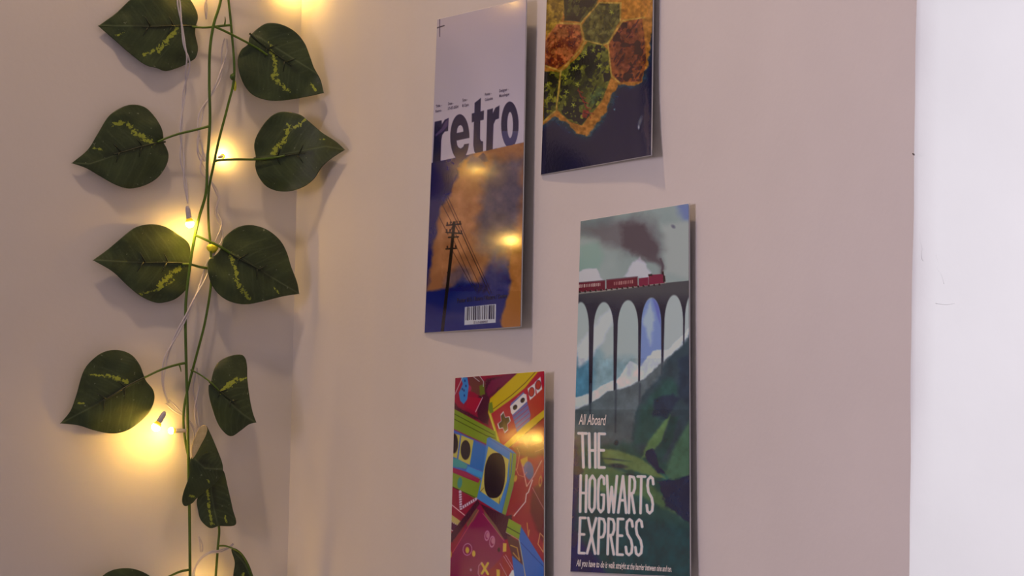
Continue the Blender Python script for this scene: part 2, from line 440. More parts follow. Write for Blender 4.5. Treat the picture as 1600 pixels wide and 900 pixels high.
L4 = cz([(48, 605), (100, 540), (130, 460), (170, 330), (230, 260), (290, 228), (360, 225), (420, 250), (460, 300), (480, 350), (495, 385), (530, 430), (537, 480), (515, 540), (470, 590), (410, 635), (350, 655), (290, 655), (220, 640), (140, 615)], 80, 480)
make_leaf(GA, L4, cz([(488, 365), (270, 490), (48, 605)], 80, 480), [(cz([(395, 390), (330, 365), (285, 352)], 80, 480), 3.2), (cz([(270, 355), (200, 352)], 80, 480), 1.6), (cz([(120, 500), (170, 500)], 80, 480), 1.3)], .013, (.003, -.002), -.015)
petiole(GA, [(292, 567, .018), (280, 569, .018), (262, 574, .018), (244, 581, .0175), (226, 590, .017)], (.0013, .0010))
strand(GA, [(280, 569, .021), (282, 576, .023), (283, 581, .025)], (.001, .0003), 'twig', STEM)
R4 = cz([(830, 395), (850, 320), (880, 280), (930, 255), (985, 247), (1010, 265), (1020, 310), (1022, 380), (1035, 480), (1050, 550), (1068, 600), (1030, 610), (990, 640), (945, 670), (910, 660), (870, 610), (840, 530), (822, 460), (820, 410)], 80, 480)
make_leaf(GB, R4, cz([(828, 392), (930, 500), (1000, 560), (1060, 598)], 80, 480), [(cz([(885, 440), (935, 395), (960, 375)], 80, 480), 3.6), (cz([(965, 385), (1010, 370)], 80, 480), 2.2)], .036, (.006, .004), -.03, fold=-.012)
petiole(GB, [(298, 578, .012), (312, 585, .020), (330, 598, .033), (342, 610, .036)], (.0008, .0007))
# the folded pair lower down
low = cz([(895, 350), (920, 440), (945, 550), (960, 632), (870, 640), (825, 650), (780, 610), (765, 560), (760, 500), (800, 430), (850, 380)], 80, 630)
make_leaf(GB, low, cz([(830, 380), (835, 470), (850, 560), (870, 640)], 80, 630), [(cz([(815, 440), (820, 500), (825, 570), (840, 630)], 80, 630), 2.2), (cz([(905, 590), (912, 625)], 80, 630), 1.5)], .024, (.004, 0), -.02, rib=False)
fr = cz([(805, 118), (830, 160), (860, 230), (890, 310), (895, 360), (860, 410), (805, 455), (755, 498), (735, 520), (697, 536), (682, 510), (690, 460), (718, 380), (722, 310), (750, 240), (785, 165)], 80, 630)
fl, _ = make_leaf(GA, fr, cz([(745, 290), (800, 340), (890, 345)], 80, 630), [(cz([(725, 478), (742, 488)], 80, 630), 2), (cz([(815, 400), (822, 412)], 80, 630), 1.6)], .034, (.004, -.002), -.03, rib=False, fold=-.01, label='leaf folded over itself with its pale underside showing')
un = cz([(772, 130), (795, 113), (812, 128), (806, 165), (780, 215), (752, 268), (735, 290), (730, 240), (742, 190)], 80, 630)
make_leaf(fl, un, cz([(795, 118), (737, 285)], 80, 630), [], .041, (0, 0), -.03, 14, 5, UNDER, 'folded_underside', rib=False)
L6 = cz([(80, 1120), (170, 1010), (262, 905), (312, 872), (370, 860), (430, 863), (490, 885), (520, 910), (535, 960), (510, 1050), (430, 1130), (260, 1150)], 80, 630)
make_leaf(GA, L6, cz([(530, 930), (80, 1120)], 80, 630), [(cz([(450, 960), (350, 930)], 80, 630), 3)], .020, (.003, 0), -.02)
petiole(GA, [(297, 890, .014), (282, 893, .018), (268, 899, .021), (250, 908, .022)])
R6 = cz([(938, 763), (962, 758), (1000, 790), (1030, 840), (1052, 900), (1078, 985), (1090, 1060), (1000, 1050), (955, 985), (948, 900), (956, 830)], 80, 630)
make_leaf(GB, R6, cz([(945, 765), (1010, 840), (1050, 930), (1085, 1050)], 80, 630), [(cz([(1000, 880), (990, 960)], 80, 630), 2)], .026, (.004, 0), -.02, rib=False)
petiole(GB, [(341, 853, .012), (352, 853, .018), (366, 858, .025), (376, 864, .028), (384, 876, .029), (392, 896, .029), (398, 915, .028)], (.0009, .0008))
# next pair above the frame, of which only the shadow shows
R0 = [(392, -75), (400, -100), (430, -125), (465, -118), (500, -85), (520, -50), (486, -34), (450, -28), (415, -34), (396, -55)]
make_leaf(GA, R0, [(392, -75), (520, -50)], [], .024, (.003, 0), -.02)
petiole(GA, [(350, -58, .018), (375, -68, .022), (400, -74, .025)])
# knot and yellow bud
def blob(parent, px, py, d, rx, rz, m, name, seed=0, bump=.12, ry=None, seg=18, label=None):
    c = on_left(px, py, d); V, Fc = [], []
    nr = seg//2
    rs = random.Random(seed); ph = [rs.uniform(0, 6) for _ in range(6)]
    for j in range(nr+1):
        th_ = math.pi*j/nr
        for i in range(seg):
            f = 2*math.pi*i/seg
            k = 1+bump*(math.sin(3*f+ph[0])*math.sin(2*th_+ph[1])+.6*math.sin(5*f+4*th_+ph[2]))
            V.append(c+np.array([rx*k*math.sin(th_)*math.cos(f), (ry or rx)*k*math.sin(th_)*math.sin(f), rz*k*math.cos(th_)]))
    for j in range(nr):
        for i in range(seg):
            i2 = (i+1) % seg; Fc.append((j*seg+i, (j+1)*seg+i, (j+1)*seg+i2, j*seg+i2))
    o = mesh_obj(name, V, Fc, m, parent)
    if label: o['label'] = label
    return o
blob(GB, 363.5, 120, .013, .0028, .0032, BUD, 'knot', 1, .1, label='dark green knot')
blob(GB, 367, 134, .012, .0018, .0050, YBUD, 'bud', 2, .1, .0014, label='yellow bud')
blob(GB, 332, 387, .011, .0056, .0052, YBUD, 'bud', 5, .13, .004, label='round yellow-green bud lit by a bulb')

# ------------------------------------------------------------------ string of fairy lights
SL = thing('fairy_light_string', 'white twin-wire string of warm fairy lights twisted around the ivy strands', 'string lights', on_left(300, 905, .01))
def twin(pts, per=10, amp=1.9, pitch=62, r=.00082, ph=0):
    """two thin wires twisted round each other along pts"""
    S = spline(pts, per)
    seg = np.r_[0, np.cumsum(np.hypot(np.diff(S[:, 0]), np.diff(S[:, 1])))]
    n = max(int(seg[-1]/3), 6); q = np.linspace(0, seg[-1], n)
    X, Y, D = (np.interp(q, seg, S[:, k]) for k in range(3))
    tx, ty = np.gradient(X), np.gradient(Y); l_ = np.hypot(tx, ty); nx_, ny_ = -ty/l_, tx/l_
    for s in (0, math.pi):
        a = q/pitch*2*math.pi + s + ph
        k = amp*(1+.5*np.sin(q*.045+ph))
        P = [on_left(x+nn*kk*math.sin(t), y+mm*kk*math.sin(t), max(d+.00085*math.cos(t), .0012)) for x, y, d, nn, mm, kk, t in zip(X, Y, D, nx_, ny_, k, a)]
        mesh_obj('wire', *tube(P, r, 7), WIRE, SL)
twin([(276, -60, .030), (279, 0, .030), (284, 38, .030), (288, 70, .029), (294, 96, .026), (290, 130, .014), (286, 165, .010), (283, 205, .010), (285, 250, .010), (290, 290, .010), (294, 318, .011)], pitch=95)
twin([(322, -60, .010), (322, 0, .008), (322.5, 30, .004)], pitch=60)
twin([(353, 60, .005), (347, 105, .006), (341, 128, .007), (329, 150, .008), (316, 172, .008), (311, 200, .008), (312, 228, .008), (321, 252, .009)], pitch=110, amp=2.6, ph=.5)
twin([(312, 215, .008), (314, 250, .008), (320, 272, .008), (334, 290, .008), (341, 308, .008), (338, 330, .008), (345, 350, .009), (344, 370, .009), (338, 383, .010)], pitch=75, amp=3.0)
twin([(336, 392, .009), (326, 412, .010), (318, 435, .013), (302, 470, .023), (288, 500, .022), (270, 535, .014), (258, 565, .012), (255, 600, .012), (263, 630, .012)], pitch=170, amp=2.2, ph=.3)
twin([(262, 628, .012), (275, 640, .010), (288, 650, .009), (298, 662, .009), (304, 676, .009), (303, 700, .008), (306, 740, .007)], pitch=130, amp=2.6, ph=1.2)
twin([(308, 575, .008), (306, 610, .008), (306, 640, .008), (310, 668, .008)], pitch=110, amp=3.0)
twin([(310, 838, .005), (314, 850, .005), (315, 862, .005)], pitch=60, amp=1.5)
twin([(302, 960, .014), (302, 905, .016), (306, 885, .018), (316, 871, .018), (330, 863, .017), (346, 861, .014), (358, 855, .010), (364, 850, .006)], pitch=150, amp=2.2)
def bulb(px, py, d, tx, ty, dt=0., r=.0031, L=.0085, sock=.013):
    """LED whose lens centre is seen at (px, py); (tx, ty) is a pixel back along its socket"""
    c = on_left(px, py, d); b = on_left(tx, ty, d+dt); ax = b-c; ax /= np.linalg.norm(ax)
    P = [c+ax*t for t in np.linspace(r, r+sock, 8)]
    so = mesh_obj('bulb_socket', *tube(P, [r*.60, r*.62, r*.62, r*.60, r*.58, r*.56, r*.45, r*.28], 14), SOCK, SL)
    # dome lens: profile along the axis
    prof = [(-r, .0), (-r*.92, r*.40), (-r*.7, r*.72), (-r*.35, r*.94), (0, r*1.0), (r*.4, r*.95), (r*.8, r*.78), (r*1.15, r*.6)]
    V, g = [], []
    ref = np.array([0, 0, 1.]) if abs(ax[2]) < .9 else np.array([1., 0, 0])
    u = np.cross(ax, ref); u /= np.linalg.norm(u); w = np.cross(ax, u); n = 20; Fc = []
    for k, (t, q) in enumerate(prof):
        for i in range(n):
            a = 2*math.pi*i/n
            V.append(c+ax*t+q*(u*math.cos(a)+w*math.sin(a))); g.append(float(np.clip(1-(t+r*.3)/(r*1.3), 0, 1)))
    for k in range(len(prof)-1):
        for i in range(n):
            i2 = (i+1) % n; Fc.append((k*n+i, k*n+i2, (k+1)*n+i2, (k+1)*n+i))
    o = mesh_obj('bulb', V, Fc, BULB, so)
    at = o.data.attributes.new('glow', 'FLOAT', 'POINT'); at.data.foreach_set('value', np.array(g, np.float32))
bulb(296.5, 349, .024, 292, 318, r=.0043)
bulb(348.5, 244, .0070, 336, 247.5, .020, r=.0027)
bulb(244, 667, .030, 262, 636, r=.0045)
bulb(268, 673, .014, 302, 673, r=.0034)
bulb(308, -42, .012, 318, -58, .012, r=.0042)
bulb(452, -26, .012, 436, -32, .014, r=.0042)
bulb(322, 948, .014, 318, 985, r=.0036)

# ------------------------------------------------------------------ posters
def homography(src, dst):
    A = []
    for (x, y), (u, v) in zip(src, dst):
        A.append([x, y, 1, 0, 0, 0, -u*x, -u*y, -u]); A.append([0, 0, 0, x, y, 1, -v*x, -v*y, -v])
    return np.linalg.svd(np.array(A))[2][-1].reshape(3, 3)
def apply(H, X, Y):
    w = H[2, 0]*X+H[2, 1]*Y+H[2, 2]
    return (H[0, 0]*X+H[0, 1]*Y+H[0, 2])/w, (H[1, 0]*X+H[1, 1]*Y+H[1, 2])/w

rng = np.random.RandomState(7)
_tab = rng.rand(256, 256)
def vnoise(X, Y, s, seed=0, octs=4):
    out = 0; a = 1; tot = 0
    for o in range(octs):
        x = X/s*2**o + seed*17.3+o*5.1; y = Y/s*2**o + seed*9.7+o*3.3
        xi, yi = np.floor(x).astype(int), np.floor(y).astype(int); fx, fy = x-xi, y-yi
        fx, fy = fx*fx*(3-2*fx), fy*fy*(3-2*fy)
        g = lambda i, j: _tab[(xi+i) % 256, (yi+j) % 256]
        out = out + a*((g(0, 0)*(1-fx)+g(1, 0)*fx)*(1-fy) + (g(0, 1)*(1-fx)+g(1, 1)*fx)*fy); tot += a; a *= .5
    return out/tot
class Canvas:
    """print colours laid out on the points of the sheet; X, Y are tracing coordinates"""
    def __init__(s, X, Y, base):
        s.X, s.Y = X, Y; s.C = np.tile(np.array(base, float), (len(X), 1))
    def mix(s, a, c):
        a = np.clip(a, 0, 1)[:, None]; s.C = s.C*(1-a) + np.array(c, float)*a
    def sd(s, pts, X=None, Y=None):
        X = s.X if X is None else X; Y = s.Y if Y is None else Y
        d = np.full(len(X), 1e9); ins = np.zeros(len(X), bool); n = len(pts)
        for i in range(n):
            a, b = pts[i], pts[(i+1) % n]
            d = np.minimum(d, seg_dist(X, Y, a, b)[0])
            if a[1] != b[1]:
                c = ((a[1] > Y) != (b[1] > Y)) & (X < (b[0]-a[0])*(Y-a[1])/(b[1]-a[1])+a[0]); ins ^= c
        return np.where(ins, -d, d)
    def poly(s, pts, c, soft=.5, warp=0, ws=12, alpha=1, seed=0):
        m = soft+abs(warp)+2
        P = np.array(pts)
        k = (s.X > P[:, 0].min()-m) & (s.X < P[:, 0].max()+m) & (s.Y > P[:, 1].min()-m) & (s.Y < P[:, 1].max()+m)
        if not k.any(): return
        X, Y = s.X[k], s.Y[k]
        if warp:
            X = X + warp*2*(vnoise(X, Y, ws, seed+1)-.5); Y = Y + warp*2*(vnoise(X, Y, ws, seed+2)-.5)
        a = np.clip(.5 - s.sd(pts, X, Y)/(2*soft), 0, 1)*alpha
        a = a*a*(3-2*a) if soft > 1 else a
        s.C[k] = s.C[k]*(1-a[:, None]) + np.array(c, float)*a[:, None]
    def line(s, pts, w, c, soft=.45, alpha=1):
        P = np.array(pts); m = w+2
        k = (s.X > P[:, 0].min()-m) & (s.X < P[:, 0].max()+m) & (s.Y > P[:, 1].min()-m) & (s.Y < P[:, 1].max()+m)
        if not k.any(): return
        d = poly_dist(s.X[k], s.Y[k], pts); a = np.clip(.5-(d-w/2)/(2*soft), 0, 1)*alpha
        s.C[k] = s.C[k]*(1-a[:, None]) + np.array(c, float)*a[:, None]
    def ell(s, cx, cy, rx, ry, c, rot=0, soft=.5, alpha=1, ring=0):
        dx, dy = s.X-cx, s.Y-cy; co, si = math.cos(rot), math.sin(rot)
        u, v = dx*co+dy*si, -dx*si+dy*co
        r = np.hypot(u/rx, v/ry); d = (r-1)*min(rx, ry)
        if ring: d = np.abs(d)-ring/2
        s.mix(np.clip(.5-d/(2*soft), 0, 1)*alpha, c)

W_, H_ = .21, .297
def make_poster(label, corners, paint, base_seen, nu, nv, lift, group, decals=(), glossy=PRINT, tone=1.0):
    TL, TR, BL, BR = corners
    src = [(0, 0), (1, 0), (0, 1), (1, 1)]
    H = homography(src, [TL, TR, BL, BR]); Hi = np.linalg.inv(H)
    def surf(u, v, off=0):
        x, y = apply(H, u, v)
        return on_right(x, y, lift(u, v) + off)
    t = thing('poster', label, 'poster', on_right(*apply(H, .5, 1.0), .004), group)
    # sheet: thin paper with two faces and an edge
    nu2, nv2 = 44, 50; V, Fc = [], []
    for side, off in ((0, 0), (1, -.0003)):
        for j in range(nv2+1):
            for i in range(nu2+1): V.append(surf(i/nu2, j/nv2, off))
    n1 = nu2+1; N = n1*(nv2+1)
    for j in range(nv2):
        for i in range(nu2):
            a = j*n1+i; Fc.append((a, a+n1, a+n1+1, a+1)); Fc.append((N+a, N+a+1, N+a+n1+1, N+a+n1))
    rim = [i for i in range(nu2)] + [j*n1+nu2 for j in range(nv2)] + [nv2*n1+i for i in range(nu2, 0, -1)] + [j*n1 for j in range(nv2, 0, -1)]
    for k in range(len(rim)):
        a, b = rim[k], rim[(k+1) % len(rim)]; Fc.append((a, b, N+b, N+a))
    mesh_obj('sheet', V, Fc, PAPER, t)
    # print: fine grid a hair above the sheet, trimmed so a white edge shows at the right
    U, Vv = np.meshgrid(np.linspace(.002, .988, nu), np.linspace(.0015, .998, nv))
    U, Vv = U.ravel(), Vv.ravel()
    X, Y = apply(H, U, Vv)
    cv = Canvas(X, Y, base_seen); paint(cv)
    P = RIGHT[None]*((X-800)/F)[:, None] + UP[None]*((450-Y)/F)[:, None] + FWD[None]
    lf = np.array([lift(a, b) for a, b in zip(U, Vv)]) + .0004
    T_ = (-lf-CAM[0])/P[:, 0]; P = CAM[None] + P*T_[:, None]
    me = bpy.data.meshes.new('print'); org = wpos(t)
    idx = np.arange(nu*nv).reshape(nv, nu)
    q = np.stack([idx[:-1, :-1], idx[1:, :-1], idx[1:, 1:], idx[:-1, 1:]], -1).reshape(-1, 4)
    me.vertices.add(nu*nv); me.vertices.foreach_set('co', (P-org).astype(np.float32).ravel())
    me.loops.add(q.size); me.loops.foreach_set('vertex_index', q.ravel().astype(np.int32))
    me.polygons.add(len(q)); me.polygons.foreach_set('loop_start', np.arange(0, q.size, 4, dtype=np.int32))
    me.polygons.foreach_set('loop_total', np.full(len(q), 4, np.int32))
    me.polygons.foreach_set('use_smooth', [True]*len(q)); me.update(calc_edges=True)
    ca = me.color_attributes.new('print', 'FLOAT_COLOR', 'POINT')
    rgb = np.clip((lin(np.clip(cv.C*tone, 0, 255))-.012)/ILL, .003, .92)
    ca.data.foreach_set('color', np.c_[rgb, np.ones(len(rgb))].astype(np.float32).ravel())
    me.materials.append(glossy)
    o = bpy.data.objects.new('print', me); link(o, t)
    # small lettering set from the built-in font
    for txt, quad, m, off, shear in decals:
        cu = bpy.data.curves.new('lettering', 'FONT'); cu.body = txt; cu.size = 1; cu.resolution_u = 3; cu.offset = off; cu.shear = shear
        to = bpy.data.objects.new('tmp', cu); link(to)
        bpy.context.view_layer.update()
        tm = bpy.data.meshes.new_from_object(to.evaluated_get(bpy.context.evaluated_depsgraph_get()))
        bpy.data.objects.remove(to)
        co = np.array([v.co[:] for v in tm.vertices])
        if not len(co): continue
        x0, x1 = co[:, 0].min(), co[:, 0].max(); y0, y1 = -.20, .73
        hq = homography([(0, 0), (1, 0), (0, 1), (1, 1)], quad)
        px, py = apply(hq, (co[:, 0]-x0)/(x1-x0), 1-(co[:, 1]-y0)/(y1-y0))
        uu, vv = apply(Hi, px, py)
        VV = [surf(a, b, .00075) for a, b in zip(uu, vv)]
        ob = mesh_obj('lettering', VV, [tuple(p.vertices) for p in tm.polygons], m, t, smooth=False)
    return t
def bow(deg, base=.0008, ripple=.00012, low=0.0, edge=0.0, drop=0.0):
    """the sheet stands off the wall, its right side further out by deg degrees"""
    T = math.tan(math.radians(deg))*W_
    def f(u, v):
        return base + T*(u - drop*max(0., u-.8)**2) + edge*max(0., (u-.8)/.2)**2 + ripple*math.sin(v*7+u*4) + low*max(0, v-.75)**2*(.2+u)
    return f

# ---- stroke letters for the big hand-drawn capitals
GL = {'T': [[(0, 0), (1, 0)], [(.5, 0), (.5, 1)]], 'H': [[(.08, 0), (.08, 1)], [(.92, 0), (.92, 1)], [(.08, .48), (.92, .48)]],
      'E': [[(.9, 0), (.1, 0), (.1, 1), (.95, 1)], [(.1, .47), (.8, .47)]],
      'O': [[(.5, 0), (.12, .12), (.08, .35), (.08, .65), (.12, .88), (.5, 1), (.88, .88), (.92, .65), (.92, .35), (.88, .12), (.5, 0)]],
      'G': [[(.92, .22), (.85, .06), (.5, 0), (.14, .1), (.08, .35), (.08, .65), (.14, .9), (.5, 1), (.85, .92), (.92, .75), (.92, .52), (.6, .52)]],
      'W': [[(0, 0), (.25, 1), (.5, .3), (.75, 1), (1, 0)]], 'A': [[(0, 1), (.5, 0), (1, 1)], [(.2, .66), (.8, .66)]],
      'R': [[(.1, 1), (.1, 0), (.7, .02), (.9, .14), (.9, .32), (.7, .45), (.1, .48)], [(.45, .48), (.95, 1)]],
      'P': [[(.1, 1), (.1, 0), (.7, .02), (.92, .15), (.92, .38), (.7, .52), (.1, .55)]],
      'S': [[(.92, .2), (.8, .05), (.5, 0), (.15, .08), (.1, .25), (.25, .42), (.75, .58), (.92, .75), (.85, .93), (.5, 1), (.18, .95), (.06, .78)]],
      'X': [[(.02, 0), (.98, 1)], [(.98, 0), (.02, 1)]]}
def strokes(cv, word, quad, w, col, widths=None):
    hq = homography([(0, 0), (1, 0), (0, 1), (1, 1)], quad)
    ws = [(widths or {}).get(ch, 1.0) for ch in word]; gap = .30
    tot = sum(ws)+gap*(len(word)-1); x = 0
    for ch, wd in zip(word, ws):
        for st_ in GL[ch]:
            P = [(float(a), float(b)) for a, b in (apply(hq, (x+px*wd)/tot, py) for px, py in st_)]
            cv.line(P, w, col, .5)
        x += wd+gap
def zz(pts, k, ox, oy): return [(x/k+ox, y/k+oy) for x, y in pts]

# ---- poster 1: retro magazine cover
def paint_retro(c):
    X, Y = c.X, c.Y
    n = vnoise(X, Y, 60, 3)
    edge = 252 + (X-686)*(222-252)/(820-686)
    photo = Y > edge
    navy = np.array([22, 24, 74.]); blue = np.array([32, 40, 98.])
    t = np.clip((Y-250)/270, 0, 1)[:, None]
    sky = navy*(1-t)+blue*t
    c.C = np.where((Y > 150)[:, None], sky, c.C)
    # warm cloud
    c.poly([(742, 236), (716, 262), (708, 292), (700, 312), (688, 325), (684, 350), (676, 385), (671, 420), (669, 455), (690, 452), (706, 446), (722, 430), (735, 440), (755, 446), (770, 405), (790, 418), (800, 400), (830, 380), (830, 215)], (138, 88, 62), 4, 6, 18)
    c.poly([(722, 270), (708, 320), (690, 350), (678, 400), (676, 430), (700, 420), (730, 400), (750, 350), (745, 290)], (166, 108, 74), 7, 8, 20, .6, 4)
    c.poly([(770, 250), (750, 290), (745, 340), (752, 390), (775, 400), (800, 380), (815, 330), (818, 240), (795, 245)], (74, 66, 84), 10, 12, 26, .85, 7)
    c.poly([(735, 240), (728, 262), (742, 270), (760, 262), (756, 244)], (70, 60, 86), 4, 6, 12, .7, 9)
    c.poly([(768, 395), (758, 425), (752, 445), (720, 452), (700, 470), (690, 500), (790, 515), (800, 430), (790, 400)], (46, 48, 98), 9, 7, 20, .9, 12)
    c.poly([(812, 372), (800, 385), (794, 410), (797, 440), (790, 470), (781, 500), (786, 515), (820, 512), (822, 370)], (150, 92, 52), 3, 4, 14, .95, 15)
    c.poly([(700, 425), (716, 415), (735, 420), (740, 440), (712, 450), (690, 450)], (80, 70, 90), 7, 6, 16, .6, 16)
    k = (vnoise(X, Y, 16, 21)-.5)*44*photo; c.C = c.C + 1.5*k[:, None]*np.array([1., .75, .55])*((Y < 455) & (X > 690))[:, None]
    # wires and pole
    D = (38, 24, 34)
    for a, b in (((696.7, 310), (765, 460)), ((699, 306), (768, 458)), ((690, 318), (708, 352)), ((686, 338), (700, 366)), ((712, 366), (752, 452)), ((709, 376), (744, 455)), ((722, 365), (764, 458)), ((707, 392), (738, 448))):
        c.line([a, b], .9, D, .5, .75)
    c.poly([(707.5, 346), (712, 346), (707, 400), (693, 520), (688.5, 520), (702, 400)], D, .5)
    for a, b in (((698, 352), (720, 350)), ((697, 363), (722, 365)), ((697, 389), (713, 388)), ((701, 371), (716, 370))):
        c.line([a, b], 2.2, D)
    for x, y in ((699, 349), (704, 348), (714, 347), (719, 347), (698, 360), (703, 360), (717, 362), (721, 362), (699, 386), (712, 385)): c.ell(x, y, 1.1, 2, D)
    c.line([(708, 352), (702, 364)], 1.2, D); c.line([(711, 352), (718, 364)], 1.2, D)
    c.ell(700, 426, 1.6, 1.4, D)
    for i in range(5): c.ell(744+i*4.3, 448+(i % 2)*5, 3.2, 6, (44, 34, 60), .4, 1.5, .6)
    # pale upper half and the cut-out word
    k = np.clip(.5-(Y-edge), 0, 1)
    top = np.array([165, 144, 154.])*(1-np.clip(Y/250, 0, 1))[:, None] + np.array([172, 154, 168.])*np.clip(Y/250, 0, 1)[:, None]
    keep = c.C.copy()
    word = np.zeros(len(X))
    g = lambda pts: zz(pts, 6, 640, 110)
    cov = lambda pts: np.clip(.5-c.sd(g(pts)), 0, 1)
    sel = (Y > 140) & (Y < 262)
    def cover(pts):
        r = np.zeros(len(X)); P = g(pts)
        r[sel] = np.clip(.5-c.sd(P, X[sel], Y[sel]), 0, 1); return r
    def ecov(cx, cy, rx, ry, rot=0):
        t_ = np.linspace(0, 2*math.pi, 40, endpoint=False)
        return cover([(cx+rx*math.cos(a)*math.cos(rot)-ry*math.sin(a)*math.sin(rot), cy+rx*math.cos(a)*math.sin(rot)+ry*math.sin(a)*math.cos(rot)) for a in t_])
    word = np.maximum(word, cover([(235, 482), (300, 468), (302, 505), (330, 462), (366, 446), (360, 568), (330, 574), (306, 604), (297, 655), (290, 860), (215, 885)]))
    e = ecov(471, 625, 90, 214)
    e = e*(1-cover([(441, 588), (447, 545), (460, 520), (478, 512), (494, 524), (503, 552), (503, 574)]))
    e = e*(1-cover([(440, 658), (580, 628), (580, 682), (513, 692), (503, 716), (480, 733), (458, 722), (446, 700)]))
    word = np.maximum(word, e)
    word = np.maximum(word, cover([(610, 305), (668, 258), (665, 385), (697, 376), (694, 462), (663, 470), (660, 640), (668, 662), (688, 666), (688, 782), (660, 812), (630, 798), (606, 758), (597, 700), (603, 482), (583, 488), (583, 405), (608, 398)]))
    word = np.maximum(word, cover([(728, 370), (782, 355), (780, 402), (804, 350), (843, 328), (838, 450), (806, 462), (787, 505), (779, 740), (770, 780), (738, 850), (716, 800)]))
    o = ecov(940, 510, 82, 218)*(1-ecov(942, 512, 27, 122)); word = np.maximum(word, o)
    a = (k*(1-word))[:, None]
    inner = keep*0 + np.array([22, 17, 60.])
    inner = np.where((Y > 205)[:, None] & (X > 785)[:, None], np.array([62, 58, 92.]), inner)
    body = np.where((k > .5)[:, None], inner, keep)
    c.C = body*(1-a) + top*a
    c.poly(g([(240, 600), (300, 540), (330, 480), (366, 446), (362, 520), (320, 570), (245, 622)]), (78, 62, 92), 1.2, 0, 1, .8)
    c.poly(g([(640, 812), (690, 770), (712, 790), (738, 850), (700, 860)]), (40, 34, 70), 1.2, 1, 4, .7)
    # cross mark
    c.line([(681.5, 44), (694, 40)], 1.5, (30, 20, 40)); c.line([(687, 30), (687, 57)], 1, (50, 36, 60))
    # barcode
    c.poly([(726.5, 480), (775, 475), (774.5, 504), (725.5, 508)], (176, 168, 176), .4)
    r2 = random.Random(3); x = 728.5
    while x < 773:
        w = r2.choice([.8, 1.2, 1.9]); c.line([(x, 481-(x-727)*.09), (x-.4, 500-(x-727)*.05)], w, (26, 22, 50), .3); x += w+r2.choice([.9, 1.4, 2.0])
retro_dec = []
g6 = lambda x, y: (x/6+640, y/6+110)
for tx, x0, x1, y0, y1 in (('Title -', 245, 303, 325, 350), ('Retro', 243, 297, 372, 397), ('Date -', 360, 410, 302, 328), ('17-07-2024', 360, 456, 345, 372), ('Time -', 492, 543, 268, 296), ('8:12pm', 492, 553, 318, 345),
                       ('Poster -', 705, 768, 212, 240), ('Colombia', 705, 780, 262, 290), ('Designer -', 840, 926, 178, 208), ('Monologue', 840, 934, 225, 254)):
    sl = -(x1-x0)*.21
    retro_dec.append((tx, [g6(x0, y0-2), g6(x1, y0-2+sl), g6(x0, y1+6), g6(x1, y1+6+sl)], INK_DARK, .012, 0))
retro_dec.append(('Poster 016 / Retro / Nature / Design', [(714, 466), (792, 458), (714, 475), (792, 467)], INK_NAVY, .02, 0))
retro_dec.append(('07 16 9 420009937', [(740, 502), (762, 500.5), (740, 507), (762, 505.5)], INK_DARK, .01, 0))
make_poster('tall retro magazine cover poster with utility pole against orange clouds and a barcode', [(683, 30), (824, -3), (663, 521), (815, 511)], paint_retro, (168, 152, 172), 210, 620, bow(2.9, drop=.8), 'small paper posters on the right wall', retro_dec, tone=np.array([.92, .92, .92]))

